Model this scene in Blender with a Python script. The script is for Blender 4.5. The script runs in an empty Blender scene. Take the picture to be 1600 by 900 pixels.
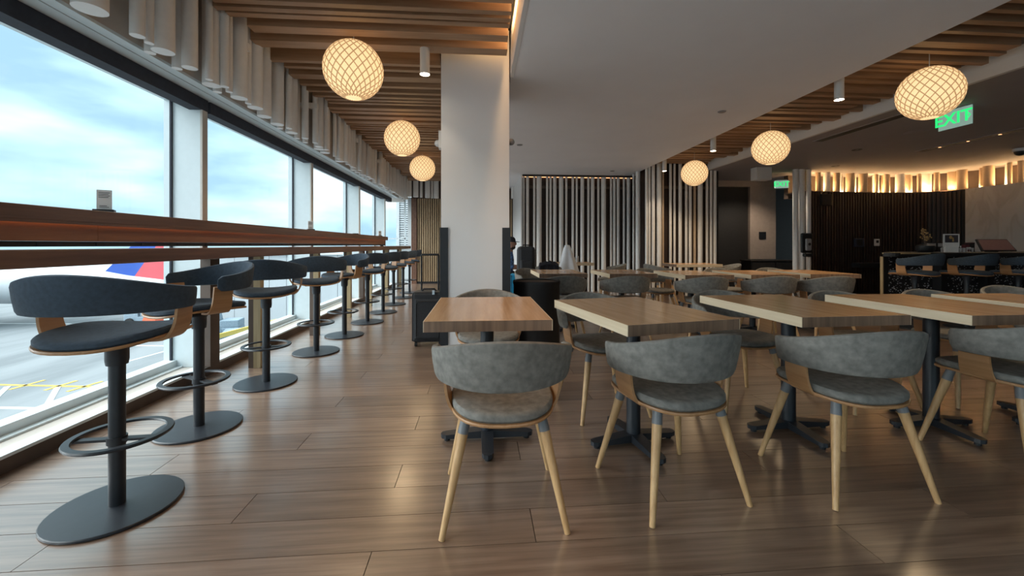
import bpy, bmesh, math, random
from mathutils import Vector, Matrix
random.seed(7)
PI = math.pi
scene = bpy.context.scene
C = scene.collection

# ------------------------------------------------------------------ camera
cam_d = bpy.data.cameras.new('camera'); cam = bpy.data.objects.new('camera', cam_d); C.objects.link(cam)
cam_d.sensor_width = 36; cam_d.lens = 640/1600*36
cam_d.shift_y = -67/1600
cam_d.clip_start = .05; cam_d.clip_end = 1500
cam.location = (0, 0, 1.10)
YAW = math.atan(50/640)
cam.rotation_euler = (PI/2, 0, -YAW)
scene.camera = cam

# ------------------------------------------------------------------ exposure
vs = scene.view_settings
vs.view_transform = 'Standard'; vs.look = 'None'; vs.gamma = 1; vs.use_curve_mapping = False
vs.exposure = 1.42

# ------------------------------------------------------------------ sky
w = bpy.data.worlds.new('sky'); scene.world = w; w.use_nodes = True
nt = w.node_tree; nt.nodes.clear()
def wn(t, **k):
    n = nt.nodes.new(t)
    for a, b in k.items(): setattr(n, a, b)
    return n
tc = wn('ShaderNodeTexCoord'); mp = wn('ShaderNodeMapping'); mp.inputs['Scale'].default_value = (1, 1, 3.2)
n1 = wn('ShaderNodeTexNoise'); n1.inputs['Scale'].default_value = 2.1; n1.inputs['Detail'].default_value = 5; n1.inputs['Roughness'].default_value = .5
cr = wn('ShaderNodeValToRGB')
cr.color_ramp.elements[0].position = .40; cr.color_ramp.elements[0].color = (.36, .57, .74, 1)
cr.color_ramp.elements[1].position = .61; cr.color_ramp.elements[1].color = (.86, .97, 1.0, 1)
e = cr.color_ramp.elements.new(.5); e.color = (.55, .79, .86, 1)
bg = wn('ShaderNodeBackground'); bg.inputs['Strength'].default_value = 0.55
ow = wn('ShaderNodeOutputWorld')
nt.links.new(tc.outputs['Generated'], mp.inputs[0]); nt.links.new(mp.outputs[0], n1.inputs['Vector'])
nt.links.new(n1.outputs['Fac'], cr.inputs[0]); nt.links.new(cr.outputs[0], bg.inputs[0]); nt.links.new(bg.outputs[0], ow.inputs[0])

# ------------------------------------------------------------------ very soft sun lamp added to strengthen the overcast daylight
sd = bpy.data.lights.new('sun_fill', 'SUN'); sd.energy = 3.3; sd.angle = math.radians(70); sd.color = (.93, .98, 1.0)
sun_fill = bpy.data.objects.new('sun_fill', sd); C.objects.link(sun_fill); sun_fill.location = (-30, 0, 30)
sun_fill.rotation_euler = Vector((.80, .12, -.62)).to_track_quat('-Z', 'Y').to_euler()

# ------------------------------------------------------------------ materials
M = {}
def new_mat(name):
    m = bpy.data.materials.new(name); m.use_nodes = True; M[name] = m
    n = m.node_tree; p = n.nodes['Principled BSDF']
    return m, n, p
def plain(name, col, rough=.5, metal=0, noise=.0, nscale=20, emit=None, estr=0, spec=.5, bump=0):
    m, n, p = new_mat(name)
    p.inputs['Base Color'].default_value = (*col, 1); p.inputs['Roughness'].default_value = rough
    p.inputs['Metallic'].default_value = metal; p.inputs['Specular IOR Level'].default_value = spec
    if noise or bump:
        t = n.nodes.new('ShaderNodeTexCoord'); x = n.nodes.new('ShaderNodeTexNoise')
        x.inputs['Scale'].default_value = nscale; x.inputs['Detail'].default_value = 4
        n.links.new(t.outputs['Object'], x.inputs['Vector'])
        r = n.nodes.new('ShaderNodeValToRGB')
        r.color_ramp.elements[0].position = .3; r.color_ramp.elements[1].position = .7
        r.color_ramp.elements[0].color = (*[c*(1-noise) for c in col], 1)
        r.color_ramp.elements[1].color = (*[min(1, c*(1+noise)) for c in col], 1)
        n.links.new(x.outputs['Fac'], r.inputs[0]); n.links.new(r.outputs[0], p.inputs['Base Color'])
        if bump:
            b = n.nodes.new('ShaderNodeBump'); b.inputs['Strength'].default_value = bump; b.inputs['Distance'].default_value = .003
            n.links.new(x.outputs['Fac'], b.inputs['Height']); n.links.new(b.outputs[0], p.inputs['Normal'])
    if emit:
        p.inputs['Emission Color'].default_value = (*emit, 1); p.inputs['Emission Strength'].default_value = estr
    return m
def wood(name, c1, c2, axis='X', scale=1.0, rough=.4, rnd=0.0, spec=.5, streak=22, coat=0):
    """grain stretched along one object axis; rnd = per-object brightness variation"""
    m, n, p = new_mat(name)
    t = n.nodes.new('ShaderNodeTexCoord'); mpn = n.nodes.new('ShaderNodeMapping')
    s = {'X': (1.2, streak, streak), 'Y': (streak, 1.2, streak), 'Z': (streak, streak, 1.2)}[axis]
    mpn.inputs['Scale'].default_value = [k*scale for k in s]
    oi = n.nodes.new('ShaderNodeObjectInfo')
    mu = n.nodes.new('ShaderNodeMath'); mu.operation = 'MULTIPLY'; mu.inputs[1].default_value = 37.0
    cb = n.nodes.new('ShaderNodeCombineXYZ')
    n.links.new(oi.outputs['Random'], mu.inputs[0])
    for k in range(3): n.links.new(mu.outputs[0], cb.inputs[k])
    n.links.new(cb.outputs[0], mpn.inputs['Location'])
    n.links.new(t.outputs['Object'], mpn.inputs['Vector'])
    x = n.nodes.new('ShaderNodeTexNoise'); x.inputs['Scale'].default_value = 1.6; x.inputs['Detail'].default_value = 5; x.inputs['Roughness'].default_value = .6
    n.links.new(mpn.outputs[0], x.inputs['Vector'])
    r = n.nodes.new('ShaderNodeValToRGB'); r.color_ramp.elements[0].position = .32; r.color_ramp.elements[1].position = .68
    r.color_ramp.elements[0].color = (*c1, 1); r.color_ramp.elements[1].color = (*c2, 1)
    n.links.new(x.outputs['Fac'], r.inputs[0])
    h = n.nodes.new('ShaderNodeHueSaturation')
    mr = n.nodes.new('ShaderNodeMapRange'); mr.inputs[3].default_value = 1-rnd; mr.inputs[4].default_value = 1+rnd
    n.links.new(oi.outputs['Random'], mr.inputs[0]); n.links.new(mr.outputs[0], h.inputs['Value'])
    n.links.new(r.outputs[0], h.inputs['Color']); n.links.new(h.outputs[0], p.inputs['Base Color'])
    p.inputs['Roughness'].default_value = rough; p.inputs['Specular IOR Level'].default_value = spec
    p.inputs['Coat Weight'].default_value = coat; p.inputs['Coat Roughness'].default_value = .21; p.inputs['Coat IOR'].default_value = 1.85
    return m

wood('plank', (.165, .100, .066), (.30, .20, .14), 'X', 1.0, .36, .20, .7, 26, 1.0)
plain('grout', (.02, .016, .014), .8, noise=.2)
wood('table_top', (.50, .285, .14), (.66, .415, .23), 'Y', 1.0, .20, .06, .5, 20)
wood('table_edge_lit', (.62, .49, .33), (.74, .62, .45), 'Y', 1.0, .5, .04)  # lighter oak on the long sides stands in for window light
wood('table_end', (.17, .105, .07), (.30, .19, .125), 'Z', .7, .5, .05, .4, 30)
wood('oak_leg', (.44, .25, .105), (.62, .39, .19), 'Z', 1.3, .4, .05)
wood('ply', (.36, .18, .075), (.48, .26, .12), 'Y', 1.2, .4, .05)
wood('slat', (.30, .175, .095), (.43, .27, .16), 'X', 1.0, .5, .10)
wood('slat_wall', (.36, .25, .14), (.52, .38, .23), 'Z', .6, .5, .05)
wood('dark_slat', (.030, .019, .014), (.058, .038, .028), 'Z', .6, .55, .05)
wood('counter', (.12, .060, .040), (.20, .105, .068), 'Y', 1.0, .35, .04)
wood('fascia', (.24, .105, .055), (.33, .15, .08), 'Y', 1.0, .45, .04)
wood('post_wood', (.34, .26, .14), (.46, .36, .21), 'Z', 1.0, .5, .05)
plain('brown_panel', (.09, .06, .045), .6, noise=.15, nscale=6)
plain('suede', (.19, .182, .165), .75, noise=.26, nscale=34, bump=.2)
plain('navy_felt', (.040, .062, .090), .85, noise=.18, nscale=60, bump=.2)
plain('black_metal', (.018, .021, .027), .42, metal=.0, noise=.1, nscale=30)
plain('base_metal', (.017, .021, .028), .40, noise=.1, nscale=30)
plain('blue_collar', (.16, .167, .177), .45, noise=.05)
plain('white_wall', (.72, .72, .72), .7, noise=.02, nscale=3)
plain('soffit', (.86, .89, .94), .75, noise=.02, nscale=2)
plain('ceiling_grey', (.30, .28, .285), .8, noise=.03, nscale=3)
plain('column_white', (.80, .82, .85), .55, noise=.02, nscale=2)
plain('taupe', (.52, .47, .42), .6, noise=.03)
plain('tube_white', (.84, .83, .81), .45, noise=.03)
plain('tube_tan', (.55, .42, .29), .5, noise=.03)
plain('frame_white', (.66, .73, .75), .35, noise=.02)
plain('blind', (.028, .032, .045), .8, noise=.15, nscale=30)
plain('black', (.010, .011, .013), .5, noise=.1)
plain('guard', (.012, .014, .019), .45, noise=.1)
plain('void', (.008, .007, .007), .9, noise=.1)
plain('copper_back', (.030, .016, .011), .6, noise=.25, nscale=5)
plain('beige', (.42, .33, .27), .7, noise=.05, nscale=14)
plain('dark_wall', (.022, .019, .017), .6, noise=.15)
plain('luggage', (.020, .022, .027), .7, noise=.25, nscale=70, bump=.3)
plain('chrome', (.5, .5, .52), .25, metal=1, noise=.02)
plain('grey_plastic', (.30, .31, .33), .45, noise=.05)
plain('white_plastic', (.75, .75, .74), .4, noise=.02)
plain('cloth_white', (.72, .74, .78), .85, noise=.05, nscale=12)
plain('cloth_navy', (.02, .023, .035), .85, noise=.2)
plain('skin', (.45, .26, .19), .55, noise=.06)
plain('shirt_blue', (.10, .22, .50), .8, noise=.9, nscale=30)
plain('trousers', (.03, .032, .04), .8, noise=.1)
plain('cap', (.02, .024, .034), .8, noise=.1)
plain('hair', (.02, .015, .012), .7, noise=.1)
plain('case_blue', (.01, .27, .52), .4, noise=.1)
plain('paper', (.70, .70, .69), .6, noise=.02)
plain('ink', (.03, .03, .035), .6, noise=.05)
plain('print_dark', (.05, .045, .055), .5, noise=.2)
plain('gold_flower', (.40, .26, .10), .7, noise=.35)
plain('screen_rose', (.13, .075, .072), .3, noise=.08)
plain('screen_blue', (.02, .03, .06), .3, noise=.1)
plain('glassware', (.55, .58, .62), .1, noise=.05)
plain('bottle_dark', (.06, .02, .02), .15, noise=.1)
plain('maroon', (.10, .02, .03), .4, noise=.1)
plain('tail_blue', (.03, .10, .45), .4, noise=.05)
plain('tail_red', (.70, .10, .12), .4, noise=.05)
plain('tail_yellow', (.85, .55, .08), .4, noise=.05)
plain('plane_white', (.80, .82, .84), .4, noise=.03)
plain('line_yellow', (.62, .42, .08), .7, noise=.15, nscale=3)
plain('line_white', (.60, .62, .62), .7, noise=.1, nscale=3)
plain('vehicle_orange', (.80, .14, .05), .5, noise=.05)
plain('vehicle_grey', (.30, .38, .45), .5, noise=.2)
plain('vehicle_yellow', (.62, .46, .10), .5, noise=.1)
plain('rubber', (.03, .03, .03), .8, noise=.1)
plain('building_white', (.55, .57, .59), .7, noise=.05)
plain('haze_ground', (.55, .57, .58), .9, noise=.06, nscale=.05)  # whitish tone of distance haze, put into the ground colour
plain('led_warm', (1, .8, .5), .5, emit=(1, .62, .28), estr=5)
plain('led_dim', (1, .6, .4), .5, emit=(1, .45, .2), estr=1.2)
plain('spot_glow', (1, 1, .9), .5, emit=(1, .86, .66), estr=14)
plain('exit_green', (.02, .5, .15), .5, emit=(.02, .75, .18), estr=.45)
plain('exit_glass', (.30, .42, .38), .2, noise=.03, emit=(.55, .85, .74), estr=.12)
plain('lamp_cord', (.6, .58, .55), .5, noise=.02)
plain('lamp_rib', (.40, .29, .17), .6, emit=(1, .60, .28), estr=.15)

# lamp shell: glows by itself
m, n, p = new_mat('lamp_shell')
p.inputs['Base Color'].default_value = (.70, .60, .45, 1); p.inputs['Roughness'].default_value = .5
p.inputs['Emission Color'].default_value = (1, .66, .33, 1); p.inputs['Emission Strength'].default_value = .40
# apron: concrete with slab joints worn and patched
m, n, p = new_mat('apron')
t = n.nodes.new('ShaderNodeTexCoord'); mpn = n.nodes.new('ShaderNodeMapping'); mpn.inputs['Scale'].default_value = (.25, .06, .1)
x = n.nodes.new('ShaderNodeTexNoise'); x.inputs['Scale'].default_value = 2; x.inputs['Detail'].default_value = 7
r = n.nodes.new('ShaderNodeValToRGB'); r.color_ramp.elements[0].position = .34; r.color_ramp.elements[1].position = .6
r.color_ramp.elements[0].color = (.17, .185, .195, 1); r.color_ramp.elements[1].color = (.26, .275, .285, 1)
n.links.new(t.outputs['Object'], mpn.inputs[0]); n.links.new(mpn.outputs[0], x.inputs['Vector']); n.links.new(x.outputs['Fac'], r.inputs[0]); n.links.new(r.outputs[0], p.inputs['Base Color'])
p.inputs['Roughness'].default_value = .8
# marble
m, n, p = new_mat('marble')
t = n.nodes.new('ShaderNodeTexCoord'); mpn = n.nodes.new('ShaderNodeMapping'); mpn.inputs['Rotation'].default_value = (.5, .2, .0); mpn.inputs['Scale'].default_value = (1, 1.6, .7)
x = n.nodes.new('ShaderNodeTexNoise'); x.inputs['Scale'].default_value = 1.6; x.inputs['Detail'].default_value = 8; x.inputs['Distortion'].default_value = 1.2
r = n.nodes.new('ShaderNodeValToRGB')
r.color_ramp.elements[0].position = .40; r.color_ramp.elements[0].color = (.52, .51, .49, 1)
r.color_ramp.elements[1].position = .56; r.color_ramp.elements[1].color = (.56, .55, .53, 1)
e = r.color_ramp.elements.new(.485); e.color = (.47, .455, .43, 1)
n.links.new(t.outputs['Object'], mpn.inputs[0]); n.links.new(mpn.outputs[0], x.inputs['Vector']); n.links.new(x.outputs['Fac'], r.inputs[0]); n.links.new(r.outputs[0], p.inputs['Base Color'])
p.inputs['Roughness'].default_value = .35
# bar front: black mosaic with pale chips
m, n, p = new_mat('mosaic')
t = n.nodes.new('ShaderNodeTexCoord'); mpn = n.nodes.new('ShaderNodeMapping'); mpn.inputs['Rotation'].default_value = (0, .6, 0); mpn.inputs['Scale'].default_value = (1, 1, 1.7)
x = n.nodes.new('ShaderNodeTexVoronoi'); x.inputs['Scale'].default_value = 24
r = n.nodes.new('ShaderNodeValToRGB'); r.color_ramp.interpolation = 'CONSTANT'
r.color_ramp.elements[0].color = (.62, .65, .70, 1); r.color_ramp.elements[1].position = .30; r.color_ramp.elements[1].color = (.012, .013, .017, 1)
n.links.new(t.outputs['Object'], mpn.inputs[0]); n.links.new(mpn.outputs[0], x.inputs['Vector']); n.links.new(x.outputs['Distance'], r.inputs[0]); n.links.new(r.outputs[0], p.inputs['Base Color'])
p.inputs['Roughness'].default_value = .35
# window glass
m, n, p = new_mat('glass')
n.nodes.remove(p); tr = n.nodes.new('ShaderNodeBsdfTransparent'); tr.inputs[0].default_value = (.97, .99, .99, 1)
gl = n.nodes.new('ShaderNodeBsdfGlossy'); gl.inputs['Roughness'].default_value = .02
mx = n.nodes.new('ShaderNodeMixShader'); mx.inputs[0].default_value = .015
n.links.new(tr.outputs[0], mx.inputs[1]); n.links.new(gl.outputs[0], mx.inputs[2]); n.links.new(mx.outputs[0], n.nodes['Material Output'].inputs[0])

# ------------------------------------------------------------------ mesh helpers
class MB:
    def __init__(s): s.v = []; s.f = []
    def box(s, x0, x1, y0, y1, z0, z1):
        b = len(s.v)
        s.v += [(x0,y0,z0),(x1,y0,z0),(x1,y1,z0),(x0,y1,z0),(x0,y0,z1),(x1,y0,z1),(x1,y1,z1),(x0,y1,z1)]
        s.f += [tuple(b+i for i in q) for q in ((3,2,1,0),(4,5,6,7),(0,1,5,4),(1,2,6,5),(2,3,7,6),(3,0,4,7))]
        return s
    def cyl(s, p0, p1, r0, r1=None, n=16, cap=True):
        r1 = r0 if r1 is None else r1
        p0 = Vector(p0); p1 = Vector(p1); d = (p1-p0).normalized()
        a = d.orthogonal().normalized()
        if abs(d.z) > .999: a = Vector((1,0,0))
        c = d.cross(a); b = len(s.v)
        for p, r in ((p0, r0), (p1, r1)):
            for i in range(n):
                t = 2*PI*i/n; q = p + a*(r*math.cos(t)) + c*(r*math.sin(t)); s.v.append(tuple(q))
        for i in range(n): j = (i+1) % n; s.f.append((b+i, b+j, b+n+j, b+n+i))
        if cap: s.f.append(tuple(b+i for i in reversed(range(n)))); s.f.append(tuple(b+n+i for i in range(n)))
        return s
    def lathe(s, prof, n=24, o=(0,0,0), sx=1, sy=1):
        b = len(s.v); k = len(prof)
        for i in range(n):
            t = 2*PI*i/n
            for r, z in prof: s.v.append((o[0]+sx*r*math.cos(t), o[1]+sy*r*math.sin(t), o[2]+z))
        for i in range(n):
            j = (i+1) % n
            for q in range(k-1): s.f.append((b+i*k+q, b+j*k+q, b+j*k+q+1, b+i*k+q+1))
        return s
    def loops(s, rings, closed=True, cap=True):
        b = len(s.v); n = len(rings[0])
        for r in rings: s.v += [tuple(p) for p in r]
        for i in range(len(rings)-1):
            for j in range(n if closed else n-1):
                k = (j+1) % n; s.f.append((b+i*n+j, b+i*n+k, b+(i+1)*n+k, b+(i+1)*n+j))
        if cap: s.f.append(tuple(b+j for j in reversed(range(n)))); s.f.append(tuple(b+(len(rings)-1)*n+j for j in range(n)))
        return s
    def tube(s, pts, r, n=8):
        P = [Vector(p) for p in pts]; rings = []
        a = None
        for i, p in enumerate(P):
            d = (P[min(i+1, len(P)-1)]-P[max(i-1, 0)]).normalized()
            a = d.orthogonal().normalized() if a is None else (a-d*a.dot(d)).normalized()
            c = d.cross(a)
            rings.append([p + a*(r*math.cos(2*PI*k/n)) + c*(r*math.sin(2*PI*k/n)) for k in range(n)])
        return s.loops(rings)
    def prism(s, poly, z0, z1):
        n = len(poly)
        return s.loops([[(x, y, z0) for x, y in poly], [(x, y, z1) for x, y in poly]])
    def sphere(s, o, r, n=16, k=10, sz=1):
        prof = [(r*math.sin(PI*i/k), -r*sz*math.cos(PI*i/k)) for i in range(k+1)]
        return s.lathe(prof, n, o)
    def mesh(s, name, mat, smooth=False):
        me = bpy.data.meshes.new(name); me.from_pydata(s.v, [], s.f)
        bm = bmesh.new(); bm.from_mesh(me)
        bmesh.ops.remove_doubles(bm, verts=bm.verts, dist=1e-5)
        bmesh.ops.recalc_face_normals(bm, faces=bm.faces)
        bm.to_mesh(me); bm.free()
        me.materials.append(M[mat] if isinstance(mat, str) else mat)
        if smooth:
            me.polygons.foreach_set('use_smooth', [True]*len(me.polygons))
            me.set_sharp_from_angle(angle=math.radians(40))
        return me
def obj(name, mb, mat=None, parent=None, smooth=False, bevel=0, loc=None, rz=0):
    me = mb if isinstance(mb, bpy.types.Mesh) else mb.mesh(name, mat, smooth)
    o = bpy.data.objects.new(name, me); C.objects.link(o); o.parent = parent
    if loc: o.location = loc
    if rz: o.rotation_euler.z = rz
    if bevel:
        b = o.modifiers.new('bevel', 'BEVEL'); b.width = bevel; b.segments = 2; b.limit_method = 'ANGLE'
    return o
def thing(name, label, cat, loc=(0,0,0), rz=0, group=None):
    o = bpy.data.objects.new(name, None); C.objects.link(o); o.location = loc; o.rotation_euler.z = rz
    o.empty_display_size = .1
    return tag(o, label, cat, group)
def tag(o, label, cat, group=None):
    o['label'] = label; o['category'] = cat
    if group: o['group'] = group
    return o
def struct(name, mb, mat, label, cat, parent=None, **k):
    o = obj(name, mb, mat, parent, **k)
    o['kind'] = 'structure'
    if parent is None: tag(o, label, cat)
    return o
def dup(root, loc, rz, label, group=None):
    r = root.copy(); C.objects.link(r); r.location = loc; r.rotation_euler = (0, 0, rz); r['label'] = label
    if group: r['group'] = group
    for ch in list(root.children):
        c = ch.copy(); C.objects.link(c); c.parent = r
        for g in list(ch.children):
            d = g.copy(); C.objects.link(d); d.parent = c
    return r
def B(*a): return MB().box(*a)
def light(kind, loc, energy, col, size=.1, rot=(0,0,0), spot=None, parent=None):
    d = bpy.data.lights.new('lamp_light', kind); d.energy = energy; d.color = col
    if kind == 'AREA': d.shape = 'RECTANGLE'; d.size = size[0]; d.size_y = size[1]
    else: d.shadow_soft_size = size
    if spot: d.spot_size = spot; d.spot_blend = .6
    o = bpy.data.objects.new('lamp_light', d); C.objects.link(o); o.location = loc; o.rotation_euler = rot; o.parent = parent
    return o

# ================================================================== STRUCTURE
WX = -2.30            # inner face of the window wall
ZS = 2.85             # underside of the ceiling slats
ZC = 2.75             # soffit and grey ceiling
ZT = 3.20             # deck above the slats
Y0, Y1 = -3.6, 11.9
# ---- floor and planks
fl = struct('floor', B(-2.6, 14, Y0, 14, -.12, -.012), 'grout', 'wood-look plank floor with dark joints running across the lounge', 'floor')
PW, PL = .1945, 1.783
pm = B(.0015, PL-.0015, .0015, PW-.0015, -.012, 0).mesh('plank', 'plank')
cells = []
for k in range(-30, 62):
    y = 1.505 + (k-1)*PW
    off = -.387 + ((k % 3)*.594)
    for j in range(-3, 9):
        x = off + j*PL
        if x > 13.5 or x+PL < -2.3: continue
        cells.append((x, y))
def rank(c):
    x, y = c[0]+PL/2, c[1]+PW/2
    z = x*math.sin(YAW)+y*math.cos(YAW)
    r = x*math.cos(YAW)-y*math.sin(YAW)
    if z < .9 or abs(r)/z > 2.2: return 1e6+abs(y)
    return z
cells.sort(key=rank)
rest = MB()
for i, (x, y) in enumerate(cells):
    x0 = max(x, -2.3)
    if i < 300 and x0 == x:
        obj('plank', pm, parent=fl, loc=(x, y, 0))
    else:
        rest.box(x0+.0015, x+PL-.0015, y+.0015, y+PW-.0015, -.012, 0)
rp = obj('plank_field', rest, 'plank', fl); rp['kind'] = 'stuff'

# ---- window wall, X = WX
wl = struct('wall_left', B(-2.62, -2.125, Y0, Y1+.1, 2.336, ZT), 'taupe', 'taupe wall above the windows with hanging white tubes', 'wall')
obj('head_band', B(-2.195, -2.122, Y0, 10.9, 2.326, 2.345), 'frame_white', wl)
obj('head_band', B(-2.5, -2.199, Y0, 10.9, 2.322, 2.341), 'frame_white', wl)
obj('blind_box', B(-2.40, WX+.004, Y0, 3.66, 2.222, 2.320), 'blind', wl)
obj('blind_box', B(-2.40, WX+.004, 3.69, 8.09, 2.222, 2.320), 'blind', wl)
obj('blind_box', B(-2.40, WX+.004, 8.12, 10.9, 2.222, 2.320), 'blind', wl)
bb = struct('baseboard_left', B(-2.34, WX+.02, Y0, 11.3, 0, .075), 'brown_panel', 'dark brown toe strip under the window sill', 'baseboard')
sl = struct('trim_1', B(-2.36, WX+.025, Y0, 11.3, .075, .092), 'frame_white', 'white sill strip along the foot of the windows', 'trim')
obj('sill_inset', B(-2.45, -2.36, Y0, 11.3, .03, .088), 'taupe', sl)
obj('sill_base', B(-2.7, -2.45, Y0, 11.3, -.12, .10), 'frame_white', sl)
MY = [-2.95, -.75, 1.45, 3.65, 5.85, 8.08, 10.2]
edges = MY+[11.3]
for i in range(len(edges)-1):
    a, b = edges[i]+.05, edges[i+1]-.05
    wdw = struct('window_%d' % (i+1), B(-2.56, -2.55, a, b, .14, 2.32), 'glass',
                 'tall clear window pane facing the apron, %s' % ['first','second','third','fourth','fifth','sixth','seventh','eighth'][len(edges)-2-i]+' from the slatted end wall', 'window')
    fr = MB()
    fr.box(-2.60, -2.50, a-.05, b+.05, .10, .15).box(-2.60, -2.50, a-.05, b+.05, 2.30, 2.34)
    obj('window_frame', fr, 'frame_white', wdw)
for y in MY:
    mu = obj('mullion', B(-2.60, WX-.01, y-.06, y+.0, .09, 2.36), 'frame_white', wl)
    obj('mullion_edge', B(WX-.012, WX+.006, y-.065, y+.0, .09, 2.222), 'taupe', wl)
    obj('mullion_gasket', B(-2.545, -2.53, y-.075, y-.06, .1, 2.33), 'blind', wl)
# ---- hanging tubes above the window
tl = [(1.98, .05, -2.0), (2.10, .03, -2.05), (2.27, .072, -2.0)]
y = 2.50
while y < 11.25:
    r = random.choice([.024, .03, .036, .046, .06])
    row = random.choice([0, 1])
    tl.append((y + r, r, -2.09 + r if row else -1.98))
    if random.random() < .35: tl.append((y + r*1.4, .03, -1.95 if row else -2.075))
    y += 2*r + random.choice([.025, .05, .08, .13])
y = 1.9
while y > -1: 
    r = random.choice([.03, .045, .07]); tl.append((y-r, r, -2.0)); y -= 2*r+random.choice([.03, .1, .2])
tube_cache = {}
for y, r, x in tl:
    h = ZS+.12-2.312
    key = round(r, 3)
    if key not in tube_cache: tube_cache[key] = MB().cyl((0,0,0), (0,0,h), r, n=20).mesh('tube', 'tube_white', True)
    obj('tube', tube_cache[key], parent=wl, loc=(x, y, 2.312))
for y in (2.2, 3.55, 5.0, 6.6, 8.2): obj('tube_rail', B(-2.13, -1.92, y, y+.05, 2.72, 2.78), 'tube_white', wl)

# ---- end wall Y1 with slats, corner window, tubes above
we = struct('wall_back', B(-1.95, .96, Y1, Y1+.15, 0, ZT), 'brown_panel', 'wood-slatted end wall at the end of the window counter', 'wall')
mb = MB(); x = -1.78
while x < .9: mb.box(x, x+.036, Y1-.03, Y1+.01, .06, 2.43); x += .062
s_ = obj('slat_field', mb, 'slat_wall', we); s_['kind'] = 'stuff'
obj('baseboard', B(-1.95, .95, Y1-.035, Y1+.01, 0, .06), 'black', we)
obj('end_trim', B(-1.95, -1.80, Y1-.06, Y1+.01, 0, 2.43), 'counter', we)
x = -2.0; k = 0
while x < .9:
    r = random.choice([.035, .05, .07]); yy = Y1-.22 - .10*max(0, (x+1.5)*.3) if x > -1.4 else Y1-.25-.5*max(0, -1.4-x)
    key = ('e', r)
    if key not in tube_cache: tube_cache[key] = MB().cyl((0,0,0), (0,0,.55), r, n=14).mesh('tube', 'tube_white', True)
    obj('tube', tube_cache[key], parent=we, loc=(x+r, yy, 2.42)); x += 2*r + random.choice([.01, .03, .06 if x < -1.2 else .1])
wd = struct('window_9', B(-2.60, -2.00, Y1+.02, Y1+.03, 1.06, 2.42), 'glass', 'narrow corner window beside the slatted end wall', 'window')
mb = MB(); mb.box(-2.65, -1.95, Y1-.02, Y1+.06, .98, 1.06).box(-2.65, -1.95, Y1-.02, Y1+.06, 2.40, 2.46).box(-2.05, -1.95, Y1-.02, Y1+.06, 1.06, 2.40).box(-2.65, -1.95, Y1, Y1+.05, 1.27, 1.30).box(-2.16, -2.12, Y1, Y1+.05, 1.06, 2.4)
obj('window_frame', mb, 'frame_white', wd)
obj('apron_panel', B(-2.65, -1.95, Y1, Y1+.1, 0, .98), 'frame_white', wd)

# ---- white column with black guards
CXa, CXb, CYa, CYb = -.375, .285, 4.0, 4.68
co = struct('wall_column', B(CXa, CXb, CYa, CYb, 0, ZT), 'column_white', 'wide white square column with black corner guards', 'column')
for xa, xb in ((CXa-.012, CXa+.068), (CXb-.068, CXb+.012)):
    obj('corner_guard', B(xa, xb, CYa-.012, CYb+.012, 0, 1.27), 'guard', co)
d = obj('wall_strobe', MB().box(-.035, 0, -.05, .05, -.085, .085).sphere((-.045, 0, -.03), .035, 12, 8), 'white_plastic', loc=(CXa, 4.15, 2.15)); tag(d, 'small white alarm strobe on the side of the white column', 'strobe')
d = obj('wall_camera', MB().box(0, .012, -.06, .06, -.09, .08).sphere((.035, 0, 0), .035, 12, 8), 'grey_plastic', loc=(CXb, 4.2, 2.16)); tag(d, 'small grey dome device on the side of the white column', 'camera')

# ---- ceilings
ce = struct('ceiling', B(-2.6, 14, Y0, 14, ZT, ZT+.1), 'void', 'dark ceiling deck above the wooden slats', 'ceiling')
so = struct('ceiling_soffit', B(.302, 3.57, Y0, 9.50, ZC, ZT), 'soffit', 'flat white dropped ceiling between the slatted bays', 'ceiling')
obj('soffit_edge', B(.296, .330, Y0, CYa+.02, ZC-.004, ZC+.25), 'white_wall', so)
cg = struct('ceiling_grey', B(5.03, 14, Y0, 14, ZC, ZT), 'ceiling_grey', 'flat grey ceiling over the bar area', 'ceiling')
obj('ceiling_edge', B(4.98, 5.03, Y0, 8.62, ZC-.004, ZC+.2), 'white_wall', cg)
struct('ceiling_far', B(.302, 5.03, 9.5, 14, ZC, ZT), 'soffit', 'white strip of ceiling behind the tube wall', 'ceiling')
def slat_run(x0, x1, ya, yb, known, jitter):
    y = ya; ks = list(known)
    spans = []
    while y < yb:
        wdt = random.choice([.045, .055, .06, .10, .125]); gap = random.choice([.05, .08, .10, .13])
        spans.append((y, wdt)); y += wdt+gap
    if ks:
        lo, hi = ks[0][0]-.03, ks[-1][0]+ks[-1][1]+.04
        spans = [s for s in spans if s[0]+s[1] < lo or s[0] > hi]+ks
    for y, wdt in spans:
        a = x0 + random.choice(jitter[0]); b = x1 - random.choice(jitter[1])
        if CYa-.05 < y+wdt and y < CYb and x0 < CXa: b = min(b, CXa-.01)
        if b-a < .2: continue
        obj('slat', MB().box(-(b-a)/2, (b-a)/2, 0, wdt, 0, .15), 'slat', ce, loc=((a+b)/2, y, ZS))
known = [(2.905, .055), (3.06, .055), (3.158, .054), (3.237, .060), (3.415, .110), (3.655, .125)]
slat_run(-1.95, .245, -1.5, 11.4, known, ((0, .04, -.03, .1), (0, .01)))
slat_run(3.575, 4.98, 1.2, 8.5, [], ((0,), (0, .1, .18, .25)))

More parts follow.
